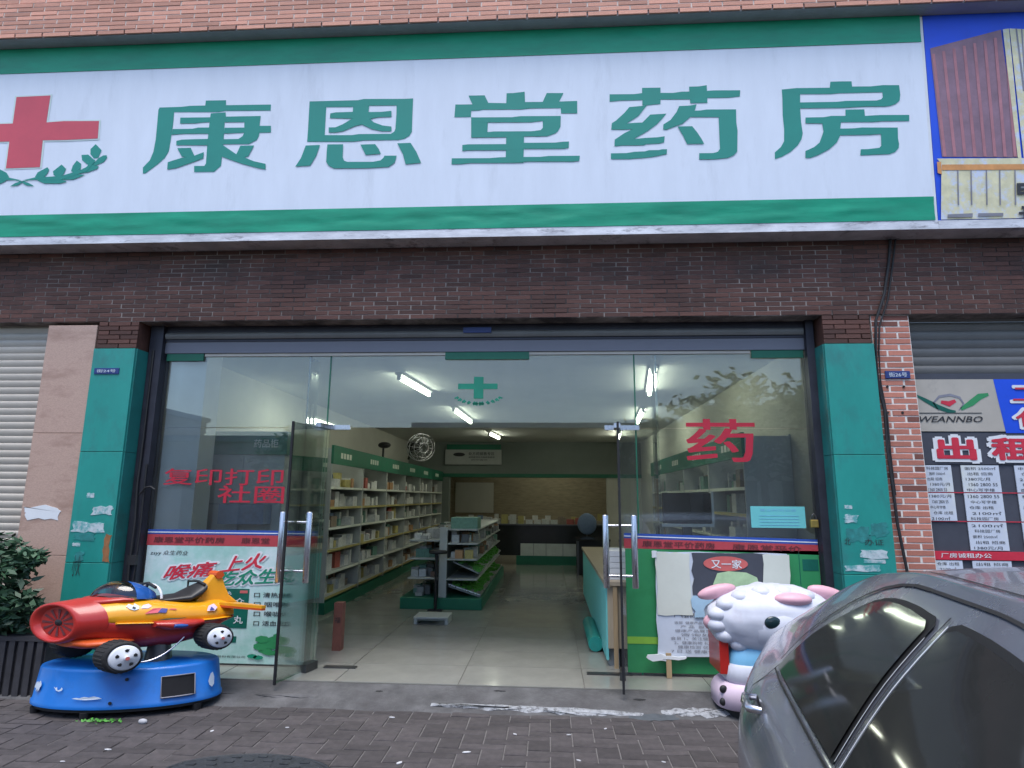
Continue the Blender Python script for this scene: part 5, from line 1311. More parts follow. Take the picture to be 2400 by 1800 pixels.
for mir in (False, True):
    for win, nm in ((rear_win, 'rear_window'), (front_win, 'front_window')):
        car_patch('window_seal', inset(win, -.012, -.035), 'car_seal', .004, mir)
        wn_ = car_patch(nm, inset(win, .008, .03), 'car_glass', .008, mir)
    # doors: shut lines and handles
    def line(pts, w_=.006, name='shut_line', m_='car_gap', lift=.0035):
        poly = []
        P2 = [Vector(p) for p in pts]
        L_, R_ = [], []
        for i, p in enumerate(P2):
            d = (P2[min(i + 1, len(P2) - 1)] - P2[max(i - 1, 0)]).normalized()
            n_ = Vector((-d.y, d.x)); n_ = Vector((n_.x, n_.y * 5)) * w_
            L_.append(tuple(p + n_)); R_.append(tuple(p - n_))
        mb = MB(); pts3 = []
        for (a, b) in L_ + R_:
            b = max(.05, min(9.9, b)); w, z = car_pt(a, b); n_ = car_n(a, b); p = Vector((a, w, z)) + n_ * lift
            pts3.append(car_xf(p.x, -p.y if mir else p.y, p.z))
        k = len(P2)
        mb.add(pts3, [(i, i + 1, k + i + 1, k + i) for i in range(k - 1)], True)
        mb.build(name, m_, car)
    line([(.066, q) for q in (.3, 1, 2, 3, 4, 4.6, 5)] )
    line([(.064 - .012 * k / 9, 5.0 + k * .19) for k in range(10)], .0035)
    line([(.095 - .012 * k / 9, 5.1 + k * .17) for k in range(10)], .002, 'pillar_highlight', 'hub_white', .005)  # painted highlight along the front of the B-pillar
    line([(.046 - .02 * k / 8, 5.1 + k * .17) for k in range(9)], .0015, 'pillar_highlight', 'hub_white', .005)  # second painted highlight, rear side of the pillar
    line([(-.99, 5.1), (-1.0, 4.6), (-1.02, 4.0), (-1.02, 3.2), (-.98, 2.4), (-.86, 1.5), (-.78, .6)])
    line([(1.1, 5.0), (1.13, 4.2), (1.13, 3), (1.12, 1.5), (1.1, .4)])
    line([(s_, 6.94) for s_ in [-.22 + .06 * k for k in range(14)]], .005)
    line([(-1.03, 5.2), (-.985, 5.5), (-.93, 5.8), (-.87, 6.06), (-.8, 6.28), (-.72, 6.48), (-.63, 6.65), (-.53, 6.79), (-.42, 6.88), (-.31, 6.93), (-.2, 6.94)], .006, 'door_seal')
    line([(s_, 8.0) for s_ in [-.8 + .12 * k for k in range(11)]], .005, 'roof_ditch')
    line([(s_, 4.93) for s_ in [-1.0 + .2 * k for k in range(11)]], .0045, 'belt_moulding', 'car_seal', .006)
    for s0 in (-.74, .26):
        w, z = car_pt(s0, 4.1)
        sg_ = -1 if mir else 1
        hp = [car_xf(s0 + a, sg_ * (w + b), z + c) for a, b, c in ((-.085, .004, 0), (-.075, .028, .004), (0, .032, .006), (.075, .028, .004), (.085, .004, 0))]
        MB().tube(hp, [.013, .016, .018, .016, .013], 8).build('door_handle', 'chrome', car)
        k_ = [car_xf(s0 - .0 + .06 * math.cos(a), sg_ * (w + .004), z + .026 * math.sin(a)) for a in [2 * math.pi * q / 14 for q in range(14)]]
        MB().add(k_, [list(range(14))]).build('handle_cup', 'car_gap', car)
    sg_ = -1 if mir else 1
    MB().ellipsoid((0, 0, 0), (1, 1, 1), 14, 10)
    mbm = MB(); c0 = (1.0, .93, 1.02)
    tmp = MB().ellipsoid((0, 0, 0), (.06, .11, .075), 14, 10)
    mbm.v = [car_xf(c0[0] + a, sg_ * (c0[1] + b), c0[2] + c) for a, b, c in tmp.v]; mbm.f = tmp.f; mbm.sm = tmp.sm; mbm.tint = tmp.tint
    mbm.build('wing_mirror', 'car_paint', car)
    for cs in (-1.28, 1.32):
        n = 28
        rings = [[car_xf(cs + rr * math.cos(a), sg_ * w, .31 + rr * math.sin(a)) for a in [2 * math.pi * k / n for k in range(n)]] for rr, w in ((.2, .62), (.3, .62), (.31, .66), (.31, .80), (.295, .835), (.22, .835))]
        wh = MB().loft(rings, cap0=True, cap1=False).build('wheel', 'tyre', car)
        rings = [[car_xf(cs + rr * math.cos(a), sg_ * w, .31 + rr * math.sin(a)) for a in [2 * math.pi * k / n for k in range(n)]] for rr, w in ((.22, .832), (.2, .81), (.06, .8), (.05, .82))]
        MB().loft(rings, cap0=False).build('rim', 'chrome', wh)
# windscreens and lamps
car_patch('windscreen', [(.58, 7.9), (1.2, 7.9), (1.2, 9.99), (.58, 9.99)], 'car_glass', .006)
car_patch('windscreen', [(.58, 7.9), (1.2, 7.9), (1.2, 9.99), (.58, 9.99)], 'car_glass', .006, True)
car_patch('rear_screen', [(-1.5, 7.9), (-.95, 7.9), (-.95, 9.99), (-1.5, 9.99)], 'car_glass', .006)
car_patch('rear_screen', [(-1.5, 7.9), (-.95, 7.9), (-.95, 9.99), (-1.5, 9.99)], 'car_glass', .006, True)
for mir in (False, True):
    car_patch('tail_light', [(-2.24, 3.2), (-2.12, 3.2), (-2.12, 4.3), (-2.24, 4.3)], 'band_red', .006, mir)
    car_patch('headlight', [(1.75, 3.2), (2.1, 3.2), (2.1, 4.6), (1.7, 4.8)], 'chrome', .006, mir)
mb = MB(); mb.box(0, 1, 0, 1, 0, 1)
und = MB(); und.v = [car_xf(-2.1 + 4.1 * a, -.75 + 1.5 * b, .2 + .12 * c) for a, b, c in mb.v]; und.f = mb.f; und.sm = mb.sm; und.tint = mb.tint
und.build('underbody', 'black', car)

# ================================================================== coin ride: racing plane
RA = rad(50); RN = (-3.79, 4.75)
def ride(u, v, z):
    """u nose to tail, v towards the street."""
    z -= .055 * min(1.1, max(0.0, (u - .3) / .7))
    u *= .84
    return (RN[0] + K * (u * math.cos(RA) + v * math.sin(RA)), RN[1] + u * math.sin(RA) - v * math.cos(RA), z)
rd = thing('plane_ride', (-3.35, 5.12, 0), 'red and yellow racing plane coin ride on a round blue base', 'coin ride')
# blue base: oval drum, slanted sides
bc = Vector((-3.36, 5.10)); bth = rad(11)
def base_ring(k, z, n=48):
    out = []
    for j in range(n):
        a = 2 * math.pi * j / n
        x, y = .70 * k * math.cos(a), .33 * k * math.sin(a)
        out.append((bc.x + x * math.cos(bth) - y * math.sin(bth), bc.y + x * math.sin(bth) + y * math.cos(bth), z))
    return out
MB().loft([base_ring(1.0, .068), base_ring(1.0, .095), base_ring(.985, .10), base_ring(.94, .325), base_ring(.925, .338), base_ring(.895, .345), base_ring(.3, .358)], cap0=True).build('base_drum', 'ride_blue', rd)
MB().loft([base_ring(.97, .045), base_ring(.97, .0675)]).build('base_skirt', 'black', rd)
for a in (200, 255, 330, 40, 120):
    x, y = .66 * math.cos(rad(a)), .31 * math.sin(rad(a))
    p = (bc.x + x * math.cos(bth) - y * math.sin(bth), bc.y + x * math.sin(bth) + y * math.cos(bth))
    z0 = apron_z(p[1]) if p[1] > 5.13 else 0.0
    MB().tube([(p[0], p[1], z0 - .003), (p[0], p[1], .05)], [.03, .035], 10).build('foot', 'black', rd)
def on_drum(a, z, off=.006):
    """Point on the drum's slanted wall at angle a (degrees)."""
    k = 1.0 - .05 * (z - .1) / .225
    x, y = .70 * k * math.cos(rad(a)), .33 * k * math.sin(rad(a))
    nx, ny = math.cos(rad(a)) / .7, math.sin(rad(a)) / .33; l = math.hypot(nx, ny)
    x += nx / l * off; y += ny / l * off
    return (bc.x + x * math.cos(bth) - y * math.sin(bth), bc.y + x * math.sin(bth) + y * math.cos(bth), z)
def drum_patch(name, poly, material, off=.005):
    return MB().add([on_drum(a, z, off) for a, z in poly], [list(range(len(poly)))]).build(name, material, rd, recalc=False)
mb = MB()
pa = [300, 304, 308, 312, 316, 320, 324]
mb.add([on_drum(a, .13, .004) for a in pa] + [on_drum(a, .275, .004) for a in pa], [(k, k + 1, len(pa) + k + 1, len(pa) + k) for k in range(len(pa) - 1)])
mb.build('control_panel', 'counter_glass', rd)
fr2 = MB()
fr2.tube([on_drum(a, .128, .006) for a in pa] + [on_drum(a, .277, .006) for a in pa[::-1]] + [on_drum(pa[0], .128, .006)], .005, 6)
fr2.build('panel_frame', 'print_grey', rd)
rg = random.Random(2)
def splat(a0, a1, z0, z1, seed, material='scuff'):
    drum_patch('paint_scuff', [(a, z) for a, z in wobble(a0, a1, z0, z1, 3, (z1 - z0) * .22, seed)], material, .006)
def splat2(pts, material='scuff'): drum_patch('paint_scuff', pts, material, .0065)
splat2([(205, .20), (207, .232), (210, .24), (212, .235), (214, .25), (216, .235), (217, .22), (215.5, .2), (215, .18), (213.5, .185), (213.2, .165), (212, .19), (210.5, .17), (209, .195), (207, .19)])
splat2([(231, .222), (233, .215), (234, .222), (235, .20), (237, .205), (238, .222), (239, .21), (238.3, .198), (236, .192), (234, .196)])
splat2([(247, .148), (250, .155), (252, .152), (255, .162), (258, .158), (261, .165), (264, .158), (266, .148), (262, .143), (256, .14), (251, .142)])
splat2([(337, .2), (340, .25), (343, .26), (345, .22), (344, .17), (341, .15), (338, .17)])
for (a, z) in ((279, .275), (271, .115)):
    mb = MB().add([on_drum(a + 1.2 * math.cos(t), z + .012 * math.sin(t), .006) for t in [2 * math.pi * k / 8 for k in range(8)]], [list(range(8))]); mb.build('bolt_hole', 'black', rd, recalc=False)
# crank between base and plane
MB().tube([(-3.15, 5.1, .35), (-3.15, 5.1, .56)], [.1, .07], 12).build('pivot', 'dark_steel', rd)

N2 = 28
def ring(u, cz, rv, rz_top, rz_bot, p=2.0, vo=0.0):
    out = []
    for k in range(N2):
        a = 2 * math.pi * k / N2
        c, s_ = math.cos(a), math.sin(a)
        cc = math.copysign(abs(c) ** (2 / p), c); ss = math.copysign(abs(s_) ** (2 / p), s_)
        out.append((u, vo + rv * cc, cz + (rz_top if ss > 0 else rz_bot) * ss))
    return out
def rl(rings): return [[ride(*q) for q in r] for r in rings]
# lower red hull and upper yellow shell meet at a flange
hull = [ring(.14, .685, .15, .05, .155), ring(.26, .675, .17, .02, .17, 2.4), ring(.42, .67, .185, .015, .205, 2.6), ring(.62, .675, .175, .015, .205, 2.6), ring(.82, .685, .145, .012, .165, 2.4), ring(.98, .695, .09, .01, .06, 2.2), ring(1.06, .70, .05, .008, .03)]
MB().loft(rl(hull)).build('lower_hull', 'ride_red', rd)
shell = [ring(.145, .69, .15, .14, .02), ring(.27, .685, .175, .155, .02, 2.5), ring(.42, .685, .185, .16, .02, 2.7), ring(.56, .69, .18, .145, .02, 2.7), ring(.70, .695, .165, .125, .02, 2.5), ring(.84, .70, .14, .12, .02, 2.3), ring(.96, .71, .10, .13, .02), ring(1.05, .715, .06, .10, .02)]
MB().loft(rl(shell)).build('upper_shell', 'ride_yellow', rd)
fl_ = [ring(.24, .676, .19, .011, .011, 2.6), ring(.42, .674, .205, .011, .011, 2.8), ring(.62, .68, .20, .011, .011, 2.8), ring(.84, .69, .165, .011, .011, 2.5), ring(1.0, .70, .11, .01, .01)]
MB().loft(rl(fl_)).build('flange', 'ride_yellow', rd)
# jet nose
nose = [ring(.15, .685, .165, .165, .165), ring(.10, .683, .158, .158, .158), ring(.02, .68, .15, .15, .15), ring(-.005, .68, .145, .145, .145), ring(-.012, .68, .132, .132, .132), ring(-.002, .68, .122, .122, .122), ring(.028, .68, .112, .112, .112)]
nose = [[(u + .32 * v, v, z) for u, v, z in r_] for r_ in nose]
no = MB().loft(rl(nose), cap0=True, cap1=True).build('jet_nose', 'ride_red', rd)
mb = MB()
for k in range(12):
    a = 2 * math.pi * k / 12
    c, s_ = math.cos(a), math.sin(a)
    P_ = [ride(.024 + .32 * v_, v_, z_) for v_, z_ in ((.03 * c - .004 * s_, .68 + .03 * s_ + .004 * c), (.03 * c + .004 * s_, .68 + .03 * s_ - .004 * c), (.098 * c + .009 * s_, .68 + .098 * s_ - .009 * c), (.098 * c - .009 * s_, .68 + .098 * s_ + .009 * c))]
    mb.add(P_, [(0, 1, 2, 3)])
mb.build('intake_slot', 'band_ink', no, recalc=False)
MB().loft(rl([[(.025 - .012 * (1 - k * k) + .32 * .024 * k * math.cos(a), .024 * k * math.cos(a), .68 + .024 * k * math.sin(a)) for a in [2 * math.pi * j / 12 for j in range(12)]] for k in (1, .7, .3)])).build('intake_hub', 'black', no)
# chin bumper and side pods
ch_ = [ring(.06, .535, .10, .03, .03), ring(.10, .53, .17, .035, .035, 2.6), ring(.26, .535, .20, .035, .035, 2.8), ring(.38, .545, .15, .025, .025)]
MB().loft(rl(ch_)).build('chin_bumper', 'ride_orange', rd)
pod = [ring(.44, .665, .03, .02, .02, vo=.2), ring(.52, .66, .045, .035, .04, vo=.205), ring(.66, .665, .045, .035, .04, vo=.19), ring(.76, .675, .02, .02, .02, vo=.17)]
MB().loft(rl(pod)).build('side_pod', 'ride_red', rd)
for (u0, u1, z0, z1, m_) in ((.53, .62, .648, .668, 'ride_bluewin'),):
    MB().loft(rl([ring(u0, (z0 + z1) / 2, .012, .012, .012, vo=.248), ring((u0 + u1) / 2, (z0 + z1) / 2, .014, .016, .016, vo=.248), ring(u1, (z0 + z1) / 2, .008, .008, .008, vo=.236)])).build('pod_light', m_, rd)
# cowl in front of the windscreen
cowl = [ring(.12, .815, .05, .02, .03), ring(.2, .825, .10, .035, .05), ring(.3, .84, .13, .03, .05), ring(.36, .84, .13, .02, .04)]
MB().loft(rl(cowl)).build('cowl', 'ride_red', rd)
# windscreen: clear front, blue rear
def dome(u0, u1, w0, h, z0, nu=12, nv=9, lo=0.0, hi=1.0):
    mb = MB(); V = []
    for i in range(nu + 1):
        t = lo + (hi - lo) * i / nu
        u = u0 + (u1 - u0) * t
        e = max(.001, math.sin(math.pi * min(.98, max(.02, t ** .8)))) ** .75
        for j in range(nv + 1):
            a = math.pi * j / nv
            V.append(ride(u, w0 * e * math.cos(a), z0 + h * e * math.sin(a)))
    mb.add(V, [(i * (nv + 1) + j, (i + 1) * (nv + 1) + j, (i + 1) * (nv + 1) + j + 1, i * (nv + 1) + j + 1) for i in range(nu) for j in range(nv)], True)
    return mb
dome(.19, .60, .12, .125, .845, lo=0, hi=.52).build('windscreen', 'ride_clear', rd)
dome(.19, .60, .122, .127, .845, lo=.46, hi=.86).build('blue_canopy', 'ride_bluewin', rd)
mb = MB().tube([ride(.19 + .41 * .86, .10 * math.cos(a), .845 + .1 * math.sin(a)) for a in [math.pi * k / 10 for k in range(11)]], .011, 6); mb.build('canopy_rim', 'hub_white', rd)
# cockpit
seat = [ring(.54, .825, .06, .015, .03), ring(.6, .83, .09, .02, .03, 2.6), ring(.74, .845, .09, .03, .03, 2.6), ring(.82, .89, .075, .05, .05, 2.4), ring(.86, .93, .06, .04, .05)]
MB().loft(rl(seat)).build('seat', 'seat_black', rd)
MB().tube([ride(.5, -.1, .93), ride(.52, 0, .955), ride(.5, .1, .93)], .012, 6).build('handlebar', 'seat_black', rd)
MB().tube([ride(.52, 0, .955), ride(.49, 0, .84)], .012, 6).build('steering_post', 'seat_black', rd)
MB().tube([ride(.84, -.09, .9), ride(.84, -.09, .965), ride(.84, .0, .975), ride(.84, .06, .95)], .01, 6).build('back_rail', 'seat_black', rd)
# tail fin and tail wings
fin = [(.80, .80), (.85, .90), (.885, .97), (.93, 1.035), (.965, 1.04), (.99, 1.0), (1.0, .95), (1.03, .87), (1.08, .82), (1.10, .80)]
mb = MB()
for s_ in (-1, 1):
    pass
mb.prism(fin, lambda u, z: ride(u, .04 - .02 * (z - .8) / .24, z), lambda u, z: ride(u, -.04 + .02 * (z - .8) / .24, z))
fo_ = mb.build('tail_fin', 'ride_yellow', rd)
bv = fo_.modifiers.new('bevel', 'BEVEL'); bv.width = .012; bv.segments = 2
mb = MB().prism([(.925, 1.025), (.93, 1.045), (.95, 1.062), (.972, 1.058), (.985, 1.03), (.97, 1.005), (.94, 1.0)], lambda u, z: ride(u, .035, z), lambda u, z: ride(u, -.035, z)); mb.build('fin_tip', 'ride_orange', fo_)
for s_ in (1, -1):
    wg = [(.93, s_ * .08), (1.07, s_ * .06), (1.075, s_ * .29), (1.03, s_ * .31)]
    MB().prism(wg, lambda u, v: ride(u, v, .812), lambda u, v: ride(u, v, .79)).build('tail_wing', 'ride_yellow', rd)
    MB().prism(wg, lambda u, v: ride(u - .004, v * 1.01, .789), lambda u, v: ride(u - .004, v * 1.01, .774)).build('wing_edge', 'ride_orange', rd)
# decals on the shell side
def shell_pt(u, h, off=.004):
    """Point on the street side of the yellow shell: h 0..1 up the side."""
    tab = [(.27, .175, .685, .155), (.42, .185, .685, .16), (.56, .18, .69, .145), (.70, .165, .695, .125), (.84, .14, .70, .12), (.96, .10, .71, .13)]
    for a, b in zip(tab, tab[1:]):
        if u <= b[0]:
            t = max(0, (u - a[0]) / (b[0] - a[0])); rv, cz, rt = [a[k] + (b[k] - a[k]) * t for k in (1, 2, 3)]; break
    else: rv, cz, rt = tab[-1][1:]
    p = 2.55; ss = h; a_ = math.asin(min(1, ss ** (p / 2)))
    return ride(u, rv * math.cos(a_) ** (2 / p) + off, cz + rt * ss)
def decal(poly, material, off=.004, name='decal'):
    MB().add([shell_pt(u, h, off) for u, h in poly], [list(range(len(poly)))]).build(name, material, rd, recalc=False)
decal([(.30, .70), (.325, .80), (.345, .72), (.36, .82), (.375, .70), (.365, .58), (.34, .52), (.315, .58)], 'scuff', .006)
decal([(.328, .62), (.34, .70), (.352, .64), (.342, .57)], 'black', .009)
decal([(.38, .60), (.40, .74), (.44, .80), (.45, .70), (.42, .60)], 'lamb_pale', .006)
decal([(.39, .36), (.45, .60), (.50, .62), (.47, .40)], 'sign_red', .008)
decal([(.472, .42), (.502, .62), (.54, .60), (.52, .40)], 'decal_navy', .008)
decal([(.46, .05), (.52, .11), (.64, .12), (.66, .09), (.54, .05)], 'pack_green', .009)
decal([(.54, .55), (.56, .60), (.60, .60), (.59, .55)], 'sign_red', .007)
decal([(.80, .45), (.83, .75), (.88, .82), (.89, .6), (.86, .42)], 'lamb_pale', .01)
decal([(.82, .5), (.845, .7), (.86, .5)], 'decal_navy', .013)
# wheels
def ride_wheel(u, v, z, r_, wd_, hub, tilt_=0.0):
    s_ = 1 if v > 0 else -1
    n = 36
    def rg_(rr, vv): return [ride(u + rr * math.cos(a), vv, z + rr * math.sin(a)) for a in [2 * math.pi * k / n for k in range(n)]]
    t_ = MB().loft([rg_(r_ * .6, v - s_ * wd_ / 2), rg_(r_ * .93, v - s_ * wd_ / 2), rg_(r_, v - s_ * wd_ * .35), rg_(r_, v + s_ * wd_ * .35), rg_(r_ * .93, v + s_ * wd_ / 2), rg_(r_ * .82, v + s_ * wd_ / 2), rg_(r_ * .77, v + s_ * wd_ * .42)]).build('wheel', 'tyre', rd)
    mb = MB()
    for k in range(24):
        a = 2 * math.pi * k / 24; a2 = a + .12
        q = [(r_ * 1.0, a), (r_ * 1.03, a + .02), (r_ * 1.03, a2 - .02), (r_ * 1.0, a2)]
        mb.add([ride(u + rr * math.cos(t), v - s_ * wd_ * .34, z + rr * math.sin(t)) for rr, t in q] + [ride(u + rr * math.cos(t), v + s_ * wd_ * .34, z + rr * math.sin(t)) for rr, t in q], [(0, 1, 5, 4), (1, 2, 6, 5), (2, 3, 7, 6), (0, 3, 2, 1), (4, 5, 6, 7)])
    mb.build('tread', 'tyre', t_)
    if hub:
        vo = v + s_ * wd_ * .44
        h_ = MB().loft([rg_(r_ * .78, vo), rg_(r_ * .78, vo + s_ * .012), rg_(r_ * .7, vo + s_ * .02), rg_(r_ * .2, vo + s_ * .024), rg_(r_ * .1, vo + s_ * .034)], cap0=False).build('hub_cap', 'hub_white', t_)
        for k in range(5):
            a = 2 * math.pi * k / 5 + .3
            pts = [(.56, a - .22), (.58, a + .05), (.52, a + .25), (.4, a + .18), (.36, a - .05), (.45, a - .2)]
            MB().add([ride(u + r_ * rr * math.cos(t), vo + s_ * .0245, z + r_ * rr * math.sin(t)) for rr, t in pts], [list(range(6))]).build('hub_hole', 'black', h_, recalc=False)
        MB().add([ride(u + r_ * .12 * math.cos(t), vo + s_ * .036, z + r_ * .12 * math.sin(t)) for t in [2 * math.pi * k / 10 for k in range(10)]], [list(range(10))]).build('hub_centre', 'balloon_red', h_, recalc=False)
ride_wheel(.225, .245, .455, .112, .11, True)
ride_wheel(.27, -.25, .47, .112, .11, False)
ride_wheel(.81, .21, .565, .098, .10, True)
ride_wheel(.90, -.2, .575, .098, .10, False)
MB().tube([ride(.27, -.22, .47), ride(.27, .24, .46)], .02, 8).build('front_axle', 'dark_steel', rd)
MB().tube([ride(.90, -.18, .575), ride(.90, .2, .565)], .02, 8).build('rear_axle', 'dark_steel', rd)
ch2 = []
for k in range(15):
    t = k / 14
    ch2.append(ride(.36 + .26 * t, .24 - .02 * t, .40 + .17 * t * t))
MB().tube(ch2, .006, 6).build('chain', 'chrome', rd)

# ================================================================== coin ride: woolly lamb (plain generic shape)
lm = thing('lamb_ride', (1.75, 5.35, 0), 'white and pink woolly lamb coin ride with big round head behind the silver car', 'coin ride')
hc = (1.80, 5.36, .70)
def wool(d):
    return .055 * abs(noise.noise(Vector((d.x * 3.2, d.y * 3.2, d.z * 3.6)))) * 2 + .03 * math.sin(d.x * 14) * math.sin(d.z * 12) * (1 if abs(d.x) > .55 else .35)
MB().ellipsoid(hc, (.53, .26, .275), 44, 28, wool).build('head', 'lamb_white', lm)
MB().ellipsoid((hc[0] + .06, hc[1] - .1, hc[2] - .035), (.40, .185, .205), 32, 20).build('face', 'lamb_white', lm)
for k in range(13):
    a = rad(62 + k * 21)
    MB().ellipsoid((hc[0] + .47 * math.cos(a), hc[1] - .09, hc[2] + .22 * math.sin(a)), (.085, .075, .06), 14, 10).build('wool_curl', 'lamb_white', lm)
for s_ in (-1, 1):
    e = MB(); e.ellipsoid((0, 0, 0), (.16, .05, .055), 18, 12)
    a = rad(14) * -s_
    e.v = [(hc[0] + s_ * .44 + x * math.cos(a) - z * math.sin(a), hc[1] + y, hc[2] + .21 + x * math.sin(a) + z * math.cos(a)) for x, y, z in e.v]
    ear = e.build('ear', 'lamb_pink', lm)
MB().ellipsoid((hc[0] + .1, hc[1] - .17, hc[2] + .185), (.15, .08, .05), 18, 10).build('forelock', 'lamb_pink', lm)
MB().ellipsoid((hc[0] - .5, hc[1] - .05, hc[2] - .02), (.07, .07, .06), 14, 10).build('cheek_curl', 'lamb_pink', lm)
def face_y(x, z):
    u_, w_ = (x - hc[0] - .06) / .40, (z - hc[2] + .035) / .205
    return hc[1] - .1 - .185 * math.sqrt(max(.02, 1 - u_ * u_ - w_ * w_))
for ex in (-.09, .23):
    x, z = hc[0] + ex, hc[2] + .02
    MB().ellipsoid((x, face_y(x, z) + .008, z), (.065, .02, .05), 16, 10).build('eye', 'lamb_eye', lm)
x, z = hc[0] + .07, hc[2] - .10
MB().ellipsoid((x, face_y(x, z) + .004, z), (.04, .02, .016), 12, 8).build('nose', 'sign_red', lm)
rb_ = lambda k, z, y0=5.36: [(1.72 + k * .40 * math.copysign(abs(math.cos(a)) ** .6, math.cos(a)), y0 + k * .24 * math.copysign(abs(math.sin(a)) ** .6, math.sin(a)), z) for a in [2 * math.pi * j / 32 for j in range(32)]]
MB().loft([rb_(.78, .33), rb_(.82, .37), rb_(.76, .46), rb_(.6, .54)]).build('collar_body', 'lamb_blue', lm)
MB().loft([rb_(.84, .25), rb_(.9, .28), rb_(.86, .375), rb_(.8, .39)]).build('chest', 'lamb_white', lm)
MB().loft([rb_(1.0, .065), rb_(1.06, .075), rb_(1.06, .18), rb_(1.0, .225), rb_(.92, .25)]).build('pedestal', 'lamb_pale', lm)
MB().loft([rb_(.9, .0), rb_(.9, .064)]).build('pedestal_skirt', 'black', lm)
MB().box(1.33, 1.40, 5.24, 5.58, .31, .70).build('side_board', 'ride_red', lm)
for (x, z) in ((1.325, .21), (1.32, .12)):
    MB().ellipsoid((x + .01, 5.2, z), (.03, .02, .03), 12, 8).build('bolt', 'black', lm)
mb = MB().tube([(1.5, 5.135, .31), (1.53, 5.13, .325), (1.57, 5.128, .325), (1.6, 5.13, .31)], .007, 6); mb.build('printed_curve', 'print_grey', lm)

# ================================================================== planter with shrub
pt = thing('potted_shrub', (-4.62, 5.3, 0), 'dark leafy shrub in a ribbed black planter by the granite strip', 'shrub')
MB().box(-4.98, -4.2, 5.22, 5.5, .0, .43).build('planter_core', 'pot', pt)
for k in range(10):
    MB().box(-5.0 + k * .082, -4.95 + k * .082, 5.195, 5.219, .01, .44).build('planter_slat', 'pot', pt)
MB().box(-5.02, -4.18, 5.19, 5.52, .44, .475).build('planter_rim', 'pot', pt)
rg = random.Random(77)
mb = MB()
blobs = [(-4.95, 5.3, 1.12, .38, .22, .22), (-4.75, 5.22, .95, .34, .2, .2), (-4.9, 5.25, .72, .4, .22, .2), (-4.55, 5.2, .74, .26, .16, .14), (-4.5, 5.25, 1.1, .14, .1, .08), (-5.2, 5.3, .95, .3, .2, .3), (-4.62, 5.3, .58, .3, .18, .1)]
for (bx_, by_, bz_, rx, ry_, rz_) in blobs:
    for k in range(340):
        d = Vector((rg.gauss(0, 1), rg.gauss(0, 1), rg.gauss(0, 1))).normalized() * rg.uniform(.45, 1.05)
        c = Vector((bx_ + d.x * rx, by_ + d.y * ry_, bz_ + d.z * rz_))
        a = Vector((rg.uniform(-1, 1), rg.uniform(-1, .3), rg.uniform(-.9, .5))).normalized(); b = a.cross(Vector((rg.uniform(-1, 1), rg.uniform(-1, 1), rg.uniform(-1, 1)))).normalized()
        l, w = rg.uniform(.03, .06), rg.uniform(.012, .022)
        a.x *= 1.5; b.x *= 1.5
        mb.add([c - a * l, c + b * w, c + a * l, c - b * w], [(0, 1, 2, 3)], tint=rg.random())
mb.build('foliage', 'leaf', pt, recalc=False)
for (x, y, z) in ((-4.9, 5.32, 1.1), (-4.7, 5.28, .9), (-4.55, 5.25, .8), (-5.1, 5.35, .95)):
    MB().tube([(-4.65, 5.36, .42), ((x - 4.65) / 2, (y + 5.36) / 2, .62), (x, y, z)], [.02, .014, .006], 6).build('stem', 'bark', pt)

# ================================================================== things on the pavement
mh = thing('manhole_cover', (-1.83, 4.0, 0), 'dark round manhole cover set in the pavers', 'manhole cover')
def mring(k, z): return [(-1.83 + .53 * k * math.cos(a), 3.96 + .30 * k * math.sin(a), z) for a in [2 * math.pi * j / 48 for j in range(48)]]
MB().loft([mring(1.0, -.01), mring(1.0, .008), mring(.95, .012), mring(.945, .006)], cap0=False, cap1=False).build('frame_ring', 'iron', mh)
MB().loft([mring(.94, -.01), mring(.94, .009), mring(.9, .011)], cap0=False).build('lid', 'iron', mh)
mb = MB()
for k in range(16):
    for q in range(2):
        a = 2 * math.pi * (k + .5 * q) / 16; rr = .8 - .2 * q
        cx, cy_ = -1.83 + .53 * rr * math.cos(a), 3.96 + .3 * rr * math.sin(a)
        MB().box(cx - .028, cx + .028, cy_ - .012, cy_ + .012, .009, .016).build('raised_stud', 'iron', mh)
rg = random.Random(31)
lit_lab = 'tiny white scrap of litter on the pavers'
for (x, y) in ((-1.9, 4.73), (-.25, 4.74), (.13, 4.76), (.18, 4.33), (.72, 4.35), (-.55, 4.4), (-2.4, 4.62), (-2.9, 4.25), (-3.05, 4.05), (-.95, 4.2), (.4, 4.9), (-1.2, 5.0)):
    w = rg.uniform(.008, .022); a = rg.uniform(0, 3.1)
    pts = [(x + (w * 1.8 * math.cos(t) * math.cos(a) - w * .6 * math.sin(t) * math.sin(a)), y + (w * math.cos(t) * math.sin(a) + w * .6 * math.sin(t) * math.cos(a))) for t in [2 * math.pi * k / 6 for k in range(6)]]
    o = MB().prism(pts, lambda p, q: (p, q, .006), lambda p, q: (p, q, .002)).build('litter_scrap', 'litter')
    tag(o, lit_lab, 'litter', 'litter scraps on the pavement')
o = MB().ellipsoid((-2.98, 4.72, .016), (.035, .018, .02), 12, 8, lambda d: .12 * noise.noise(d * 3)).build('pebble', 'stone'); tag(o, 'pale pebble on the pavers beside the blue ride base', 'pebble')
mb = MB()
for k in range(70):
    x, y = -3.28 + rg.gauss(0, .08), 4.72 + rg.gauss(0, .022); a = rg.uniform(0, 6.3); l = rg.uniform(.012, .035)
    mb.add([(x, y, .007 + .0001 * k), (x + l * 1.6 * math.cos(a), y + l * .6 * math.sin(a), .02), (x + l * 1.5 * math.cos(a + .5), y + l * .6 * math.sin(a + .5), .012)], [(0, 1, 2)])
o = mb.build('spilt_greens', 'greens'); o['kind'] = 'stuff'; tag(o, 'bright green spilt leaf scraps in front of the blue ride base', 'leaves')

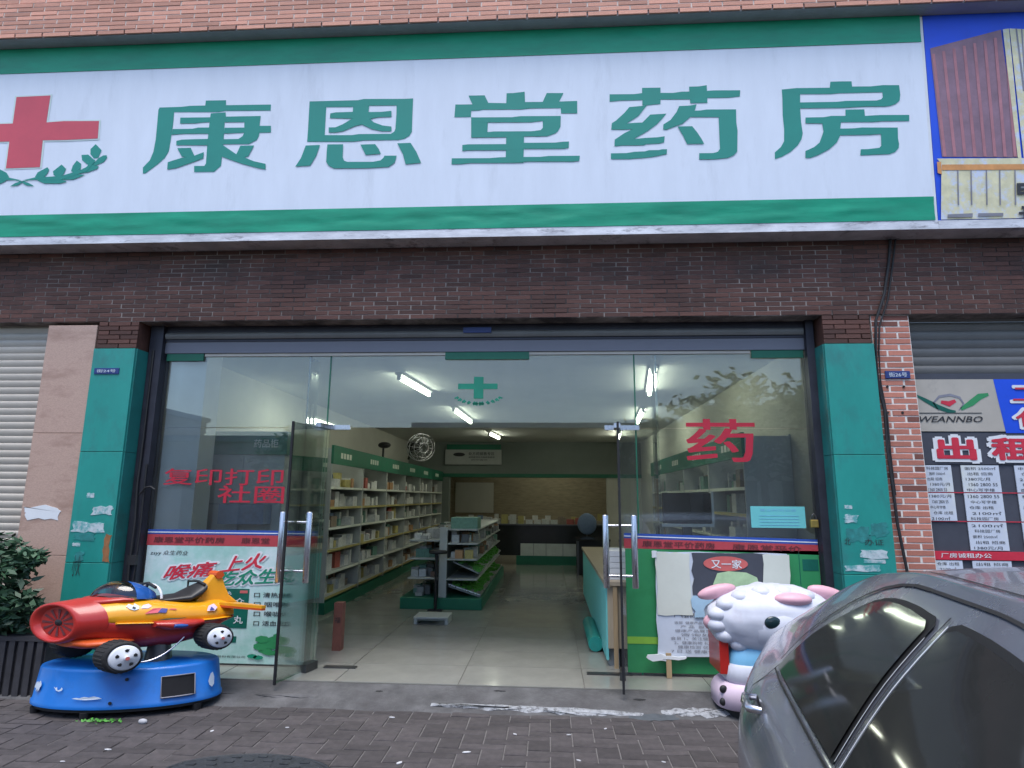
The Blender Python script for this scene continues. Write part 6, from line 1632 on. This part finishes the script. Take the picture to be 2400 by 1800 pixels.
# ================================================================== across the street (seen in the glass)
def far_house(x0, x1, y0, h, material, label, seed):
    t = thing('street_house', ((x0 + x1) / 2, y0, 0), label, 'building')
    MB().box(x0, x1, y0 - 8, y0, -.05, h).build('wall', material, t)
    MB().box(x0 - .15, x1 + .15, y0 - 8.1, y0 + .15, h, h + .25).build('roof', 'slab', t)
    n = int((x1 - x0) / 2.2)
    for fl2 in range(int(h / 3.0)):
        for k in range(n):
            a = x0 + (k + .22) * (x1 - x0) / n; b = x0 + (k + .78) * (x1 - x0) / n
            MB().box(a, b, y0, y0 + .03, fl2 * 3 + (.9 if fl2 else .2), fl2 * 3 + 2.4).build('window', 'window', t)
far_house(-34, -19, -13, 5.6, 'facade', 'low grey house across the street', 1)
far_house(-18.5, -6, -13.5, 3.9, 'facade_b', 'low pale house across the street with two window rows', 2)
far_house(-5.5, 6, -13, 4.4, 'facade', 'middle grey house across the street', 3)
far_house(6.5, 20, -13.5, 5.2, 'facade_b', 'pale house across the street behind the tall trees', 4)
far_house(20.5, 36, -13, 6.2, 'facade', 'tallest grey house across the street', 5)
def street_tree(x, y, h, rx, label, seed, n=2600):
    t = thing('street_tree', (x, y, 0), label, 'tree', None)
    rg = random.Random(seed)
    MB().tube([(x, y, -.02), (x + .06, y, h * .3), (x - .05, y + .05, h * .6), (x, y, h * .85)], [.16, .13, .09, .04], 10).build('trunk', 'bark', t)
    cl = []
    br = MB()
    for k in range(9):
        a = rg.uniform(0, 6.3); z0 = h * rg.uniform(.38, .7); e = Vector((x + rx * .75 * math.cos(a), y + rx * .6 * math.sin(a), z0 + h * rg.uniform(.08, .26)))
        br.tube([(x, y, z0), ((x + e.x) / 2, (y + e.y) / 2, (z0 + e.z) / 2 + .1), e], [.06, .04, .015], 6); cl.append(e)
    br.build('limb', 'bark', t)
    cl += [Vector((x + rg.uniform(-.5, .5) * rx, y + rg.uniform(-.4, .4) * rx, h * rg.uniform(.65, 1.0))) for _ in range(7)]
    mb = MB()
    for k in range(n):
        c0 = rg.choice(cl); d = Vector((rg.gauss(0, 1), rg.gauss(0, 1), rg.gauss(0, .6))) * rx * .2; c = c0 + d
        a = Vector((rg.uniform(-1, 1), rg.uniform(-1, 1), rg.uniform(-.6, .4))).normalized(); b = a.cross(Vector((rg.uniform(-1, 1), rg.uniform(-1, 1), rg.uniform(-1, 1)))).normalized()
        l, w = rg.uniform(.12, .24), rg.uniform(.05, .09)
        mb.add([c - a * l, c + b * w, c + a * l, c - b * w], [(0, 1, 2, 3)])
    mb.build('crown', 'leaf_tree', t, recalc=False)
street_tree(7.2, -9.6, 5.6, 2.6, 'bushy street tree across the road facing the right pane', 1)
street_tree(11.0, -9.4, 6.4, 3.0, 'tall spreading street tree across the road', 2)
street_tree(3.6, -10.2, 4.2, 1.6, 'small street tree across the road in front of the grey house', 3)
street_tree(-9.5, -9.8, 3.6, 1.6, 'short street tree across the road facing the left pane', 4)
street_tree(-10.5, 1.6, 4.6, 1.7, 'young street tree on the near pavement far left', 5)
